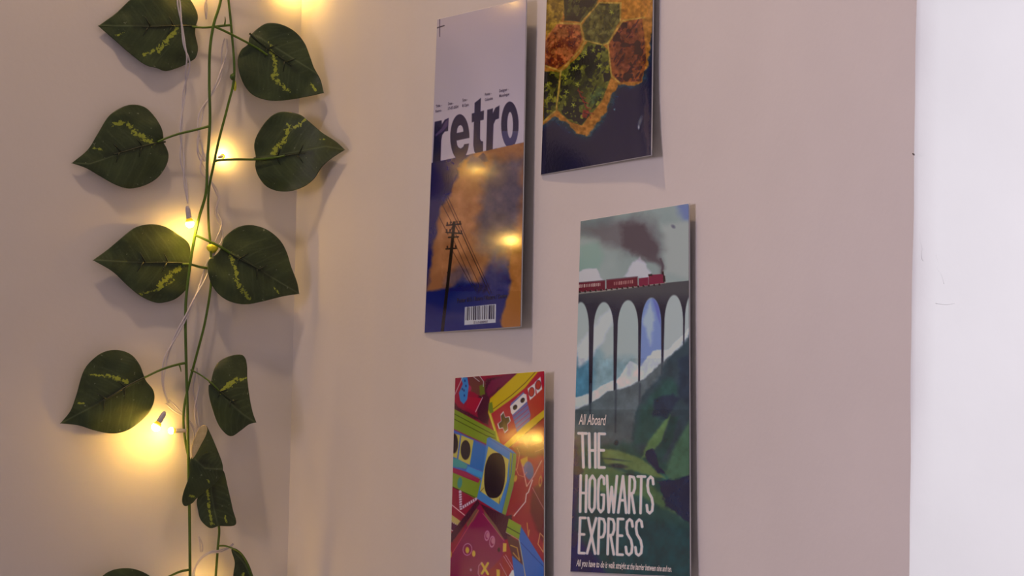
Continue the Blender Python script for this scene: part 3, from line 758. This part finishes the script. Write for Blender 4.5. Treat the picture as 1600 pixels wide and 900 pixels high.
# ---- poster 2: island of hexagonal fields
def paint_island(c):
    X, Y = c.X, c.Y
    k = 3.105; G = lambda p: zz(p, k, 830, 0)
    n = vnoise(X, Y, 40, 2)
    c.C = np.array([24, 27, 52.])*(1-n[:, None]) + np.array([30, 38, 64.])*n[:, None]
    # teal shallows then the sandy coast
    land = G([(-100, -1100), (640, -1200), (600, 60), (585, 200), (575, 300), (540, 400), (500, 420), (425, 420), (395, 500), (350, 590), (270, 680), (215, 665), (150, 600), (110, 580), (40, 640), (-100, 700)])
    c.poly(land, (44, 66, 74), 9, 5, 20)
    land2 = G([(-100, -1100), (640, -1200), (592, 60), (578, 200), (568, 300), (532, 395), (500, 412), (420, 412), (385, 490), (340, 575), (268, 662), (225, 650), (165, 590), (118, 565), (45, 620), (-100, 680)])
    c.poly(land2, (160, 100, 44), 1.6, 4, 9)
    def fld(p, col, dark, amt=.5, s=9, seed=0, hl=None):
        P = G(p); c.poly(P, col, .8, 1.5, 8)
        sd = c.sd(P); m = np.clip(-sd/2, 0, 1)
        nz = vnoise(X, Y, s, seed+30, 4); m2 = np.clip((nz-.5)*14, 0, 1)*m*amt
        c.mix(m2, dark)
        n2 = vnoise(X*1.6+Y*.8, Y*.6, s*.5, seed+50, 3); c.mix(np.clip((n2-.58)*14, 0, 1)*m*amt*.8, dark)
        if hl is not None:
            n3 = vnoise(X, Y, s*.5, seed+70, 3); c.mix(np.clip((n3-.62)*14, 0, 1)*m*.8, hl)
    fld([(60, -80), (160, -60), (158, 60), (140, 110), (75, 175), (60, 100)], (150, 112, 42), (96, 70, 30), .6, 10, 1)
    fld([(160, -60), (330, -40), (320, 20), (240, 108), (160, 100), (158, 0)], (74, 68, 42), (38, 32, 28), .9, 12, 2)
    fld([(125, 118), (235, 122), (248, 190), (200, 285), (135, 335), (65, 320), (68, 200)], (150, 84, 50), (92, 40, 28), .8, 9, 3, (176, 92, 52))
    fld([(330, 14), (430, 18), (432, 100), (372, 205), (345, 215), (262, 195), (245, 120)], (98, 88, 48), (54, 50, 34), .6, 10, 4)
    fld([(440, 0), (585, -10), (555, 80), (500, 110), (440, 85)], (172, 108, 42), (140, 84, 34), .4, 14, 5)
    fld([(440, 110), (540, 85), (560, 290), (535, 395), (430, 400), (385, 350), (375, 215)], (132, 70, 42), (56, 26, 34), 1.0, 12, 6)
    c.poly(G([(420, 140), (520, 110), (545, 200), (540, 300), (500, 360), (420, 350), (395, 270), (395, 190)]), (58, 26, 36), 6, 6, 7, .4, 8)
    fld([(270, 200), (350, 218), (372, 245), (388, 370), (350, 480), (245, 610), (190, 590), (125, 535), (145, 350), (230, 270)], (88, 86, 40), (34, 36, 28), 1.0, 13, 7, (138, 130, 44))
    c.poly(G([(300, 260), (340, 300), (300, 400), (260, 500), (190, 560), (150, 520), (170, 420), (250, 350)]), (38, 40, 32), 8, 6, 12, .55, 11)
    c.poly(G([(330, 420), (360, 430), (320, 500), (280, 520), (290, 460)]), (66, 84, 56), 5, 4, 10, .7, 12)
    fld([(60, 345), (140, 350), (120, 530), (60, 585)], (84, 80, 38), (36, 34, 26), .9, 11, 9, (132, 122, 44))
    gold = (170, 140, 66)
    for p in (([(140, 112), (238, 116), (330, 12), (435, 14)]), ([(238, 116), (255, 195)]), ([(372, 210), (445, 100), (550, 85)]), ([(68, 318), (140, 345), (240, 240), (262, 196), (350, 218), (372, 210)]), ([(145, 345), (120, 535), (60, 590)]), ([(372, 212), (390, 370), (430, 402)]), ([(435, 14), (432, 100)])):
        c.line(G(p), 2.0, gold, .8, .8)
    for x, y in ((218, 330), (330, 320), (225, 410), (170, 445), (205, 510), (95, 470), (390, 60), (300, 245), (250, 270), (80, 410)):
        for a in range(5):
            q = a*1.257+x; c.line([G([(x, y)])[0], (x/k+830+3.6*math.cos(q), y/k+3.6*math.sin(q))], 1.1, (150, 146, 56), .5, .85)
    for i in range(5): c.line(G([(225+i*13, 440+i*26), (250+i*13, 450+i*26)]), 1.4, (128, 56, 44)); c.line(G([(228+i*12, 430+i*26), (240+i*12, 470+i*26)]), 1.2, (110, 44, 40))
    c.poly(G([(252, 530), (280, 540), (268, 575), (245, 568)]), (128, 52, 44), .7)
    c.line(G([(256, 548), (276, 553)]), 1, (60, 30, 30))
    gr = vnoise(X, Y, 5, 61, 4); c.C = c.C*(1+.75*(gr-.5)[:, None]*(c.C.max(1) > 60)[:, None])
    # boat-like glints on the water
    c.ell(1000, 190, 2.5, 8, (104, 100, 110), .3, 1.5, .8); c.ell(998, 199, 1.2, 3, (190, 180, 190), 0, .8, .8)
    c.ell(960, 171, 1.2, 1.6, (90, 110, 120), 0, .8)
    c.poly([(1006, 140), (1012, 130), (1017, 180), (1017, 240), (1010, 246), (1004, 200)], (86, 66, 74), 4, 3, 10, .6, 3)  # reflection along the curled right edge of the sheet, painted into the print
make_poster('island map poster with hexagonal fields and dark blue sea, topmost on the right wall', [(862, -250), (1026, -318), (845, 274), (1019, 243)], paint_island, (26, 30, 56), 230, 620, bow(1.0, low=.06, edge=.002), 'small paper posters on the right wall', tone=np.array([.84, .84, .84]))

# ---- poster 3: steam train on a viaduct
def paint_train(c):
    X, Y = c.X, c.Y
    K = 620/220.; G = lambda p: [(x/2.814+880, y/2.8125+300) for x, y in p]
    n = vnoise(X, Y, 60, 4)[:, None]
    c.C = np.array([112, 122, 120.])*(1-n) + np.array([140, 144, 140.])*n
    c.poly([(900, 345), (960, 335), (955, 360), (930, 372), (900, 372)], (96, 104, 104), 10, 6, 20)
    c.poly([(1055, 318), (1085, 314), (1085, 350), (1068, 345)], (96, 104, 140), 8, 3, 10)
    c.poly([(1035, 350), (1085, 345), (1085, 440), (1040, 425)], (138, 140, 136), 6, 3, 14)
    c.poly([(905, 385), (935, 378), (945, 400), (935, 420), (903, 425)], (116, 134, 126), 6, 5, 14)
    # white clouds
    c.poly([(903, 424), (918, 420), (933, 420), (938, 432), (945, 440), (903, 445)], (168, 160, 168), 1.6, 2, 7)
    c.poly([(975, 432), (985, 415), (1000, 400), (1006, 410), (1016, 425), (1015, 436)], (164, 158, 166), 2.5, 3, 8)
    # smoke
    c.poly([(905, 352), (960, 342), (1000, 336), (1030, 345), (1034, 390), (1020, 402), (1000, 392), (975, 400), (950, 385), (920, 372)], (88, 80, 84), 12, 10, 22, .75, 5)
    c.poly([(965, 352), (1005, 350), (1030, 385), (1037, 420), (1033, 424), (1022, 410), (1000, 402), (975, 385)], (72, 60, 66), 6, 7, 16, .8, 6)
    c.line([(1034, 427), (1036, 415), (1032, 405)], 3, (70, 58, 66), 1.5)
    c.ell(1052, 354, 3.5, 2.4, (92, 90, 102), .7, 1.2)
    # far land behind the arches
    c.poly([(885, 470), (1090, 455), (1090, 640), (885, 680)], (142, 148, 146), 2)
    c.poly([(885, 560), (930, 535), (930, 622), (885, 630)], (70, 108, 128), 9, 5, 14)
    c.poly([(928, 520), (945, 560), (990, 560), (990, 590), (930, 618)], (112, 134, 140), 9, 5, 14)
    c.poly([(900, 545), (935, 500), (955, 480), (960, 500), (935, 545), (905, 575)], (164, 164, 170), 4, 4, 10)
    c.poly([(1000, 470), (1036, 462), (1036, 555), (1020, 575), (1000, 580)], (104, 118, 158), 3, 2, 8)
    c.poly([(1004, 500), (1016, 470), (1022, 500), (1016, 540)], (140, 150, 176), 4, 3, 8)
    c.poly([(1020, 466), (1031, 478), (1032, 510), (1026, 490)], (86, 92, 150), 2, 1, 8)
    c.poly([(1038, 460), (1085, 455), (1085, 520), (1040, 555)], (146, 150, 148), 2)
    c.poly([(885, 622), (915, 618), (945, 600), (965, 592), (985, 565), (1000, 572), (1020, 548), (1045, 545), (1060, 530), (1085, 505), (1085, 560), (1000, 620), (885, 665)], (170, 172, 178), 1.5, 3, 10)
    # viaduct with its arches cut out
    deck = np.clip(.5-c.sd([(885, 459), (940, 455), (990, 449), (1040, 442), (1090, 437), (1090, 560), (1050, 620), (960, 700), (885, 700)]), 0, 1)
    openm = np.zeros(len(X))
    for cx, top, wl, wr in ((907, 472, 12, 13), (943, 472, 15.5, 15.5), (981, 469, 16, 16), (1017.5, 465, 15.5, 15.5), (1052.5, 461, 14.5, 14.5), (1084, 456, 14, 13)):
        yc = top+42; drift = np.clip((Y-yc)/200, 0, 1)*2.5
        rx = np.where(X < cx, wl, wr)+drift
        r = np.hypot((X-cx+(Y-520)*.012)/rx, np.minimum(Y-yc, 0)/42)
        openm = np.maximum(openm, np.clip(.5-(r-1)*rx, 0, 1)*(Y > top-1))
    via = deck*(1-openm)*(Y < 690)
    vcol = np.array([34, 34, 48.])+(vnoise(X, Y, 22, 9)-.5)[:, None]*26
    tt = np.clip((Y-455)/30, 0, 1)[:, None]; vcol = vcol*tt + np.array([64, 62, 66.])*(1-tt)
    c.C = c.C*(1-via[:, None]) + vcol*via[:, None]
    c.line([(903, 459), (940, 455), (990, 449), (1040, 442)], 1.6, (128, 120, 108), .6, .8)
    # train
    R = (88, 28, 42); R2 = (104, 30, 52); dk = (44, 24, 34)
    for q, col in (([(903, 441.5), (945.5, 438), (945.5, 453.5), (903, 457)], R), ([(947.5, 437), (996, 432), (996.5, 447.5), (947.5, 452.5)], R), ([(998, 435), (1013, 433), (1013, 446), (998, 448)], R2), ([(1013.5, 429.5), (1037.5, 428), (1038.5, 442), (1013.5, 445)], R2)):
        c.poly(q, col, .5)
    c.line([(903, 441.8), (945, 438.2)], 1.6, (92, 70, 78)); c.line([(948, 437.2), (996, 432.4)], 1.6, (92, 70, 78))
    c.poly([(1013, 428.5), (1019, 428), (1019, 431), (1013, 431.5)], dk, .4); c.poly([(1034, 424), (1037, 424), (1037.5, 429), (1034, 429)], dk, .4)
    c.poly([(1036, 429), (1039, 431), (1040, 440), (1036, 441)], dk, .5)
    r2 = random.Random(5)
    for i in range(13): c.line([(905+i*2.7, 445.2-i*.24), (905+i*2.7, 449.2-i*.24)], r2.choice([.9, 1.4]), (190, 168, 158), .35, .9)
    for i in range(11): c.line([(960+i*2.8, 441-i*.3), (960+i*2.8, 445.2-i*.3)], r2.choice([.9, 1.5]), (176, 130, 122), .35, .85)
    for i in range(16): c.ell(906+i*8.3, 456.3-i*.78, 1.6, 1.5, dk, 0, .4); c.ell(908+i*8.3, 455.5-i*.78, .6, .6, (150, 130, 120), 0, .4, .7)
    # hills
    c.poly([(880, 648), (900, 640), (925, 628), (950, 612), (985, 603), (1010, 590), (1030, 570), (1090, 520), (1090, 920), (880, 920)], (78, 86, 90), 2, 2.5, 8)
    for a, b in ((923, 655), (962.5, 675), (1000, 640), (1035, 585)):
        c.line([(a, 560 if a > 1000 else 600), (a-1, b)], 3, (54, 60, 68), 1, .8)
    c.poly([(990, 660), (1005, 615), (1030, 588), (1045, 560), (1062, 545), (1090, 505), (1090, 760), (980, 760)], (44, 60, 68), 3, 4, 10)
    c.poly([(1000, 640), (1030, 600), (1050, 590), (1060, 610), (1040, 650), (1020, 690), (985, 700)], (40, 70, 68), 7, 5, 14)
    c.poly([(880, 690), (930, 700), (975, 690), (1010, 710), (1090, 740), (1090, 920), (880, 920)], (42, 70, 66), 7, 4, 16)
    c.poly([(1047, 648), (1042, 668), (1032, 692), (1015, 712), (1002, 716), (1012, 692), (1028, 670)], (86, 112, 72), 2.5, 2, 7)
    c.poly([(1080, 655), (1068, 672), (1050, 705), (1036, 745), (1062, 762), (1080, 745)], (64, 94, 74), 4, 3, 9)
    c.poly([(1048, 652), (1060, 650), (1050, 690), (1030, 725), (1012, 716), (1035, 690)], (36, 62, 62), 2.5, 2, 8)
    c.poly([(1030, 735), (1062, 760), (1078, 765), (1080, 790), (1040, 760)], (48, 88, 80), 4, 2, 8)
    c.poly([(938, 700), (965, 704), (995, 714), (1018, 728), (1040, 748), (1018, 744), (985, 735), (945, 725)], (92, 108, 68), 2.5, 2, 8)
    c.poly([(905, 728), (950, 728), (1000, 745), (1040, 775), (1075, 815), (1050, 800), (1000, 775), (940, 770), (905, 750)], (78, 100, 66), 4, 3, 10, .8)
    c.poly([(885, 800), (960, 790), (1090, 830), (1090, 920), (885, 920)], (32, 62, 66), 14, 5, 20)
    c.poly([(880, 690), (900, 690), (905, 760), (898, 830), (930, 870), (960, 915), (880, 920)], (26, 34, 74), 8, 4, 14)
    c.poly([(1010, 705), (1018, 700), (1024, 708), (1030, 730), (1040, 742), (1026, 738), (1015, 724), (1008, 716)], (30, 40, 62), 1.5, 2.5, 5)
    c.poly([(1028, 752), (1050, 750), (1085, 740), (1090, 830), (1062, 806), (1040, 790)], (30, 40, 62), 2.5, 3.5, 7)
    c.poly([(1022, 625), (1050, 615), (1062, 622), (1040, 655), (1020, 650)], (34, 46, 62), 3, 3, 7)
    c.poly([(1060, 560), (1085, 550), (1085, 640), (1060, 620)], (36, 50, 64), 4, 3, 8)
    for x, y, a, b in ((966, 728, 14, 3.6), (960, 718, 16, 1.2), (963, 692, 3.5, 4.5), (900, 735, 12, 6), (985, 742, 9, 1.4)): c.ell(x, y, a, b, (34, 44, 56), .12, 1.2, .9)
    c.C = c.C*np.where(Y > 640, .90, 1)[:, None]; gr = vnoise(X*1.3, Y, 14, 62, 4); c.C = c.C*(1+.35*(gr-.5)[:, None]*(Y > 560)[:, None])
    # lettering
    col = (208, 206, 222)
    strokes(c, 'THE', [(904, 677), (946, 678), (906, 730), (945, 730.5)], 4.2, col, {'T': 1.05})
    strokes(c, 'HOGWARTS', [(906.5, 743), (1022, 745), (905.5, 799.5), (1020.5, 802)], 4.0, col, {'W': 1.45, 'A': 1.15, 'T': 1.05, 'R': .95})
    strokes(c, 'EXPRESS', [(905.5, 809), (1004.5, 812), (903.5, 864), (1003.5, 868)], 4.0, col, {'X': 1.15, 'E': .9})
train_dec = [('All Aboard', [(904, 646), (947.5, 647), (904, 668), (947.5, 669)], INK_WHITE, .012, .3),
             ('All you have to do is walk straight at the barrier between nine and ten.', [(900.5, 873.5), (1049.5, 884), (900, 887.5), (1049.5, 896)], INK_WHITE, .018, .25)]
make_poster('poster of a red steam train on an arched viaduct over green hills', [(907, 345), (1078, 317), (891, 894), (1080, 903)], paint_train, (120, 130, 130), 250, 760, bow(1.2, low=.02), 'small paper posters on the right wall', train_dec)

# ---- poster 4: collage of retro gadgets
def paint_gadgets(c):
    X, Y = c.X, c.Y
    A = lambda p: zz(p, 5, 680, 560)
    B = lambda p: zz(p, 5, 680, 720)
    n = vnoise(X, Y, 45, 6)[:, None]
    c.C = np.array([128, 22, 52.])*(1-n) + np.array([146, 30, 58.])*n
    mar = (72, 18, 50); wh = (204, 184, 196)
    c.poly(A([(120, 300), (180, 380), (330, 460), (320, 330), (400, 160), (640, 110), (430, 310), (420, 520), (120, 400)]), mar, 2, 2, 8, .85)
    c.poly(A([(440, 170), (600, 110), (640, 120), (500, 230), (420, 300), (400, 260)]), (108, 24, 62), 2, 3, 9)
    c.poly(A([(250, 300), (370, 310), (320, 420), (240, 380)]), (156, 26, 56), .7); c.poly(A([(260, 150), (340, 140), (400, 190), (370, 300), (280, 260)]), (104, 56, 56), 1.5, 1.5, 6)
    c.poly(A([(345, 215), (380, 200), (390, 280), (350, 290)]), (96, 96, 44), .8); c.ell(732.5, 607, 4, 5, (160, 50, 80), 0, .8)
    c.poly(A([(200, 145), (252, 148), (262, 215), (250, 320), (222, 358), (195, 330), (185, 270), (215, 200)]), (58, 112, 172), .6)
    for x, y in ((232, 175), (240, 215), (225, 250), (228, 290), (212, 240)): c.ell(x/5+680, y/5+560, 1.1, 1.9, (36, 46, 110), 0, .5)
    for p in ([(145, 300), (215, 145)], [(345, 135), (378, 180), (376, 220)], [(315, 418), (370, 305)], [(300, 145), (345, 180)]): c.line(A(p), .9, wh, .4, .8)
    # red field to the right with circuit lines
    c.poly(A([(860, 380), (860, 1900), (500, 1900), (600, 700), (520, 745)]), (140, 38, 50), .6)
    c.poly(B([(770, 200), (855, 150), (855, 650), (800, 560), (740, 400)]), (96, 30, 44), 4, 3, 9)
    c.poly(A([(600, 690), (680, 670), (860, 640), (860, 760), (760, 770), (640, 760)]), (104, 52, 40), 5, 3, 10)
    # controller
    c.poly(A([(428, 315), (650, 108), (860, 88), (862, 420), (520, 748), (412, 425)]), (176, 152, 40), .6)
    c.poly(A([(428, 330), (440, 310), (660, 108), (860, 88), (860, 110), (455, 398)]), (186, 150, 22), .5)
    c.line(A([(455, 395), (600, 285), (700, 195), (790, 98)]), .9, (60, 34, 20)); 
    c.poly(A([(437, 432), (580, 330), (700, 232), (800, 108), (862, 90), (862, 398), (520, 692)]), (160, 34, 52), .6)
    c.poly(A([(720, 330), (860, 200), (862, 395), (700, 540)]), (166, 62, 48), 3, 0, 1, .7)
    c.poly(A([(592, 350), (690, 262), (705, 290), (745, 440), (735, 500), (640, 580), (585, 380)]), (98, 92, 142), .6)
    for i in range(4): c.line(A([(612+i*6, 452+i*34), (722+i*5, 362+i*34)]), 1.0, (140, 40, 66), .4, .9)
    c.poly(A([(585, 375), (690, 275), (712, 282), (718, 335), (605, 440), (592, 425)]), (206, 198, 208), .5)
    c.ell(624/5+680, 382/5+560, 3.2, 4.3, (40, 24, 40), .5); c.ell(683/5+680, 327/5+560, 3.2, 4.3, (40, 24, 40), .5)
    for q, e in (([(722, 238), (778, 192), (785, 285), (740, 326)], (753, 262)), ([(778, 188), (822, 144), (834, 240), (795, 277)], (805, 207))):
        c.poly(A(q), (206, 188, 196), .5); c.ell(e[0]/5+680, e[1]/5+560, 4.6, 7.6, (60, 24, 36), .1); c.ell(e[0]/5+680, e[1]/5+560, 3.8, 6.8, (164, 56, 50), .1)
    pl = [(510, 440), (533, 412), (548, 458), (580, 452), (590, 488), (565, 516), (570, 560), (543, 586), (527, 545), (498, 552), (486, 512), (515, 488)]
    c.poly(A(pl), (206, 188, 196), .5)
    pc = np.array(pl).mean(0); c.poly(A([(pc+(np.array(q)-pc)*.86).tolist() for q in pl]), (42, 26, 34), .5)
    c.poly(A([(500, 712), (700, 520), (862, 392), (862, 450), (522, 746)]), (186, 150, 46), .5)
    c.line(A([(522, 746), (862, 452)]), 1, (70, 40, 30)); c.poly(A([(418, 350), (445, 340), (455, 420), (430, 430), (415, 395)]), (100, 112, 44), .6)
    c.line(A([(425, 432), (520, 745)]), 1.2, (204, 176, 90), .4)
    for p in ([(690, 660), (720, 700), (760, 600)], [(745, 680), (840, 650)], [(640, 700), (660, 745), (640, 860), (600, 900)], [(780, 730), (855, 700)]): c.line(A(p), .9, (208, 150, 110), .4, .8)
    # stereo
    c.poly(A([(118, 385), (145, 392), (470, 570), (485, 640), (560, 700), (400, 900), (320, 1100), (100, 980)]), (116, 128, 46), .6)
    c.line(A([(138, 428), (460, 598)]), .9, (52, 52, 30)); c.line(A([(136, 468), (400, 604), (470, 625)]), .9, (52, 52, 30))
    c.poly(A([(130, 545), (405, 680), (405, 640), (418, 625), (470, 640), (410, 700), (360, 960), (335, 930), (110, 860)]), (66, 88, 160), .5)
    c.line(A([(130, 548), (405, 676)]), 1.6, (128, 40, 80), .5)
    c.poly(A([(300, 645), (405, 700), (375, 880), (255, 840)]), (40, 96, 162), .5)
    c.poly(A([(205, 600), (300, 640), (270, 832), (180, 790)]), (176, 158, 76), .5); c.poly(A([(110, 575), (195, 600), (170, 780), (110, 760)]), (176, 158, 76), .5)
    c.ell(680+237/5, 560+716/5, 7.6, 15.2, (40, 20, 42)); c.ell(680+148/5, 560+664/5, 6.0, 15.4, (40, 20, 42))
    c.poly(A([(110, 775), (180, 790), (250, 830), (240, 860), (110, 840)]), (66, 132, 132), .8, 1.5, 5)
    c.poly(A([(255, 842), (375, 890), (362, 935), (240, 880)]), (58, 128, 190), .5)
    c.poly(A([(110, 845), (240, 885), (350, 945), (335, 975), (110, 880)]), (142, 26, 70), .5)
    c.poly(B([(100, 80), (335, 172), (325, 292), (100, 185)]), (116, 130, 48), .5); c.line(B([(100, 187), (325, 292)]), .9, (40, 36, 30))
    c.ell(680+192/5, 720+172/5, 3.6, 8.6, (60, 120, 112), .1)
    # big loudspeaker
    c.poly(A([(405, 625), (425, 615), (600, 715), (632, 745), (632, 800), (610, 1000), (548, 1232), (325, 1095), (370, 900)]), (72, 116, 170), .5)
    c.poly(A([(585, 735), (632, 745), (632, 800), (615, 980), (548, 1232), (520, 1210), (575, 980)]), (122, 132, 62), .6)
    c.line(A([(418, 622), (605, 740), (592, 900), (520, 1205)]), 1.2, (62, 92, 150))
    c.poly(A([(415, 688), (575, 790), (560, 960), (500, 1140), (350, 1035), (375, 900)]), (184, 162, 84), .5)
    t_ = np.linspace(0, 2*math.pi, 28, endpoint=False)
    c.poly([(773+16.4*np.sign(math.cos(a))*abs(math.cos(a))**.75 - (35*math.sin(a))*.06, 743+35.5*np.sign(math.sin(a))*abs(math.sin(a))**.9) for a in t_], (42, 22, 44), .5)
    c.line(B([(350, 245), (380, 212)]), .8, (80, 60, 40)); c.line(B([(505, 290), (500, 335)]), .8, (80, 60, 40))
    # striped cable, white lines
    c.line(B([(195, 240), (200, 372)]), 4.2, (196, 160, 180)); c.line(B([(200, 372), (320, 298)]), 4.2, (196, 160, 180))
    for i in range(7): c.line(B([(186, 258+i*19), (212, 250+i*19)]), .9, (96, 22, 50), .3); c.line(B([(214+i*16, 372-i*10), (208+i*16, 350-i*10)]), .9, (96, 22, 50), .3)
    c.line(B([(112, 330), (238, 432)]), 1.4, (214, 150, 160), .4)
    c.poly(B([(100, 400), (210, 480), (190, 520), (100, 455)]), (178, 150, 92), .5); c.poly(B([(100, 455), (185, 510), (150, 560), (100, 520)]), (84, 40, 62), .6)
    for i in range(6): c.ell(680+(118+i*13)/5, 720+(472+i*7)/5, .8, .9, (200, 170, 150), 0, .3)
    c.line(B([(105, 530), (155, 556), (140, 580)]), 1.2, (200, 170, 170), .4)
    c.poly(B([(330, 300), (350, 335), (130, 640), (100, 600)]), mar, 1.2); c.poly(B([(350, 335), (560, 430), (600, 420), (590, 600), (540, 620)]), mar, 1)
    # handheld
    c.poly(B([(345, 340), (368, 385), (545, 620), (545, 700), (500, 780), (370, 905), (340, 1400), (60, 1400), (90, 760), (120, 760), (245, 500)]), (126, 26, 72), .6)
    c.poly(B([(322, 372), (300, 400), (245, 490), (250, 520), (300, 470), (345, 390)]), (112, 76, 62), .7); c.line(B([(340, 385), (135, 720)]), 1.0, (196, 70, 84), .4, .9)
    c.poly(B([(378, 385), (470, 500), (540, 615), (500, 580), (390, 430)]), (112, 84, 66), .7); c.line(B([(372, 412), (538, 625)]), .9, (196, 90, 110), .4, .8)
    lt = (190, 120, 150); ye = (196, 150, 66)
    c.ell(680+405/5, 720+585/5, 3.4, 7.0, lt, .1, ring=1.0); c.ell(680+410/5, 720+582/5, 2.6, 4.6, (176, 96, 124)); c.ell(680+445/5, 720+632/5, 3.8, 8.0, lt, .1, ring=1.0); c.ell(680+452/5, 720+625/5, 3, 5, (176, 96, 124))
    c.ell(680+252/5, 720+692/5, 6.8, 9, lt, .1, ring=1.0); c.ell(680+251/5, 720+698/5, 2.9, 5, ye); c.ell(680+301/5, 720+725/5, 2.7, 5, ye)
    c.line(B([(363, 800), (412, 885)]), 3.6, ye); c.line(B([(412, 800), (365, 880)]), 3.6, ye)
    c.line(B([(365, 795), (340, 820), (335, 880), (350, 910)]), 1, lt); c.ell(680+498/5, 720+695/5, 2, 3.5, (70, 20, 46)); c.ell(680+278/5, 720+852/5, 1.6, 2.2, lt); c.ell(680+118/5, 720+730/5, 2, 6, ye)
    c.poly(B([(530, 642), (557, 645), (555, 708), (528, 712)]), ye, .5); c.poly(B([(478, 848), (505, 850), (505, 905), (480, 905)]), ye, .5)
    for p in ([(535, 745), (600, 850)], [(550, 735), (612, 840)], [(505, 800), (560, 900)]): c.line(B(p), .9, lt, .4, .9)
    c.poly(B([(575, 900), (600, 855), (632, 850), (640, 900), (610, 950)]), (200, 196, 206), .6)
    # blue gadget
    c.poly(B([(665, 505), (850, 800), (852, 1250), (660, 1250), (600, 750), (655, 610)]), (56, 92, 160), .6)
    c.poly(B([(575, 450), (672, 505), (655, 612), (552, 555)]), (122, 136, 48), .5); c.line(B([(560, 515), (662, 572)]), 1, (40, 36, 30))
    c.poly(B([(555, 570), (655, 630), (685, 815), (600, 740), (570, 640)]), (84, 48, 52), .6); c.line(B([(552, 558), (655, 618), (690, 815), (720, 1000)]), 1.1, (170, 150, 110), .4)
    c.line(B([(590, 660), (640, 680), (660, 780), (610, 720)]), 1.6, (170, 120, 60), .5); c.line(B([(670, 640), (850, 830)]), 1, (36, 60, 120), .5)
    # right side details
    c.poly(A([(665, 790), (720, 765), (725, 830), (680, 850)]), (190, 140, 60), .6); c.ell(680+730/5, 560+870/5, 7.5, 13, (88, 88, 130), -.1, .7)
    c.ell(680+738/5, 720+90/5, 6, 12, (74, 82, 124), 0, .8, .8)
    c.line(B([(680, 30), (715, 200), (770, 120), (830, 0)]), 1.3, (206, 140, 140), .4, .9); c.line(B([(615, 430), (705, 320), (712, 260), (728, 245), (760, 150)]), 1.4, (208, 170, 176), .4, .95)
    c.line(B([(630, 60), (650, 110), (690, 125), (715, 90)]), 1, (200, 120, 100), .4, .8); c.ell(680+628/5, 720+138/5, 2.4, 5.6, (184, 134, 60), .2)
    c.line(B([(760, 210), (850, 380)]), .9, (186, 110, 120), .4, .8); c.ell(680+822/5, 720+160/5, 2, 7, (176, 120, 70), .1, ring=1.0)
    c.line(B([(718, 485), (728, 590), (735, 540)]), 1.2, (200, 130, 70), .4, .9); c.line(B([(820, 565), (850, 600), (845, 715), (803, 650), (820, 565)]), 1.2, (206, 140, 90), .4, .9)
make_poster('crowded red and blue poster of retro gadgets with a yellow game controller and loudspeaker', [(711, 590), (852, 579), (698, 1092), (851, 1118)], paint_gadgets, (128, 25, 55), 230, 620, bow(2.3, drop=1.3), 'small paper posters on the right wall', tone=.9)
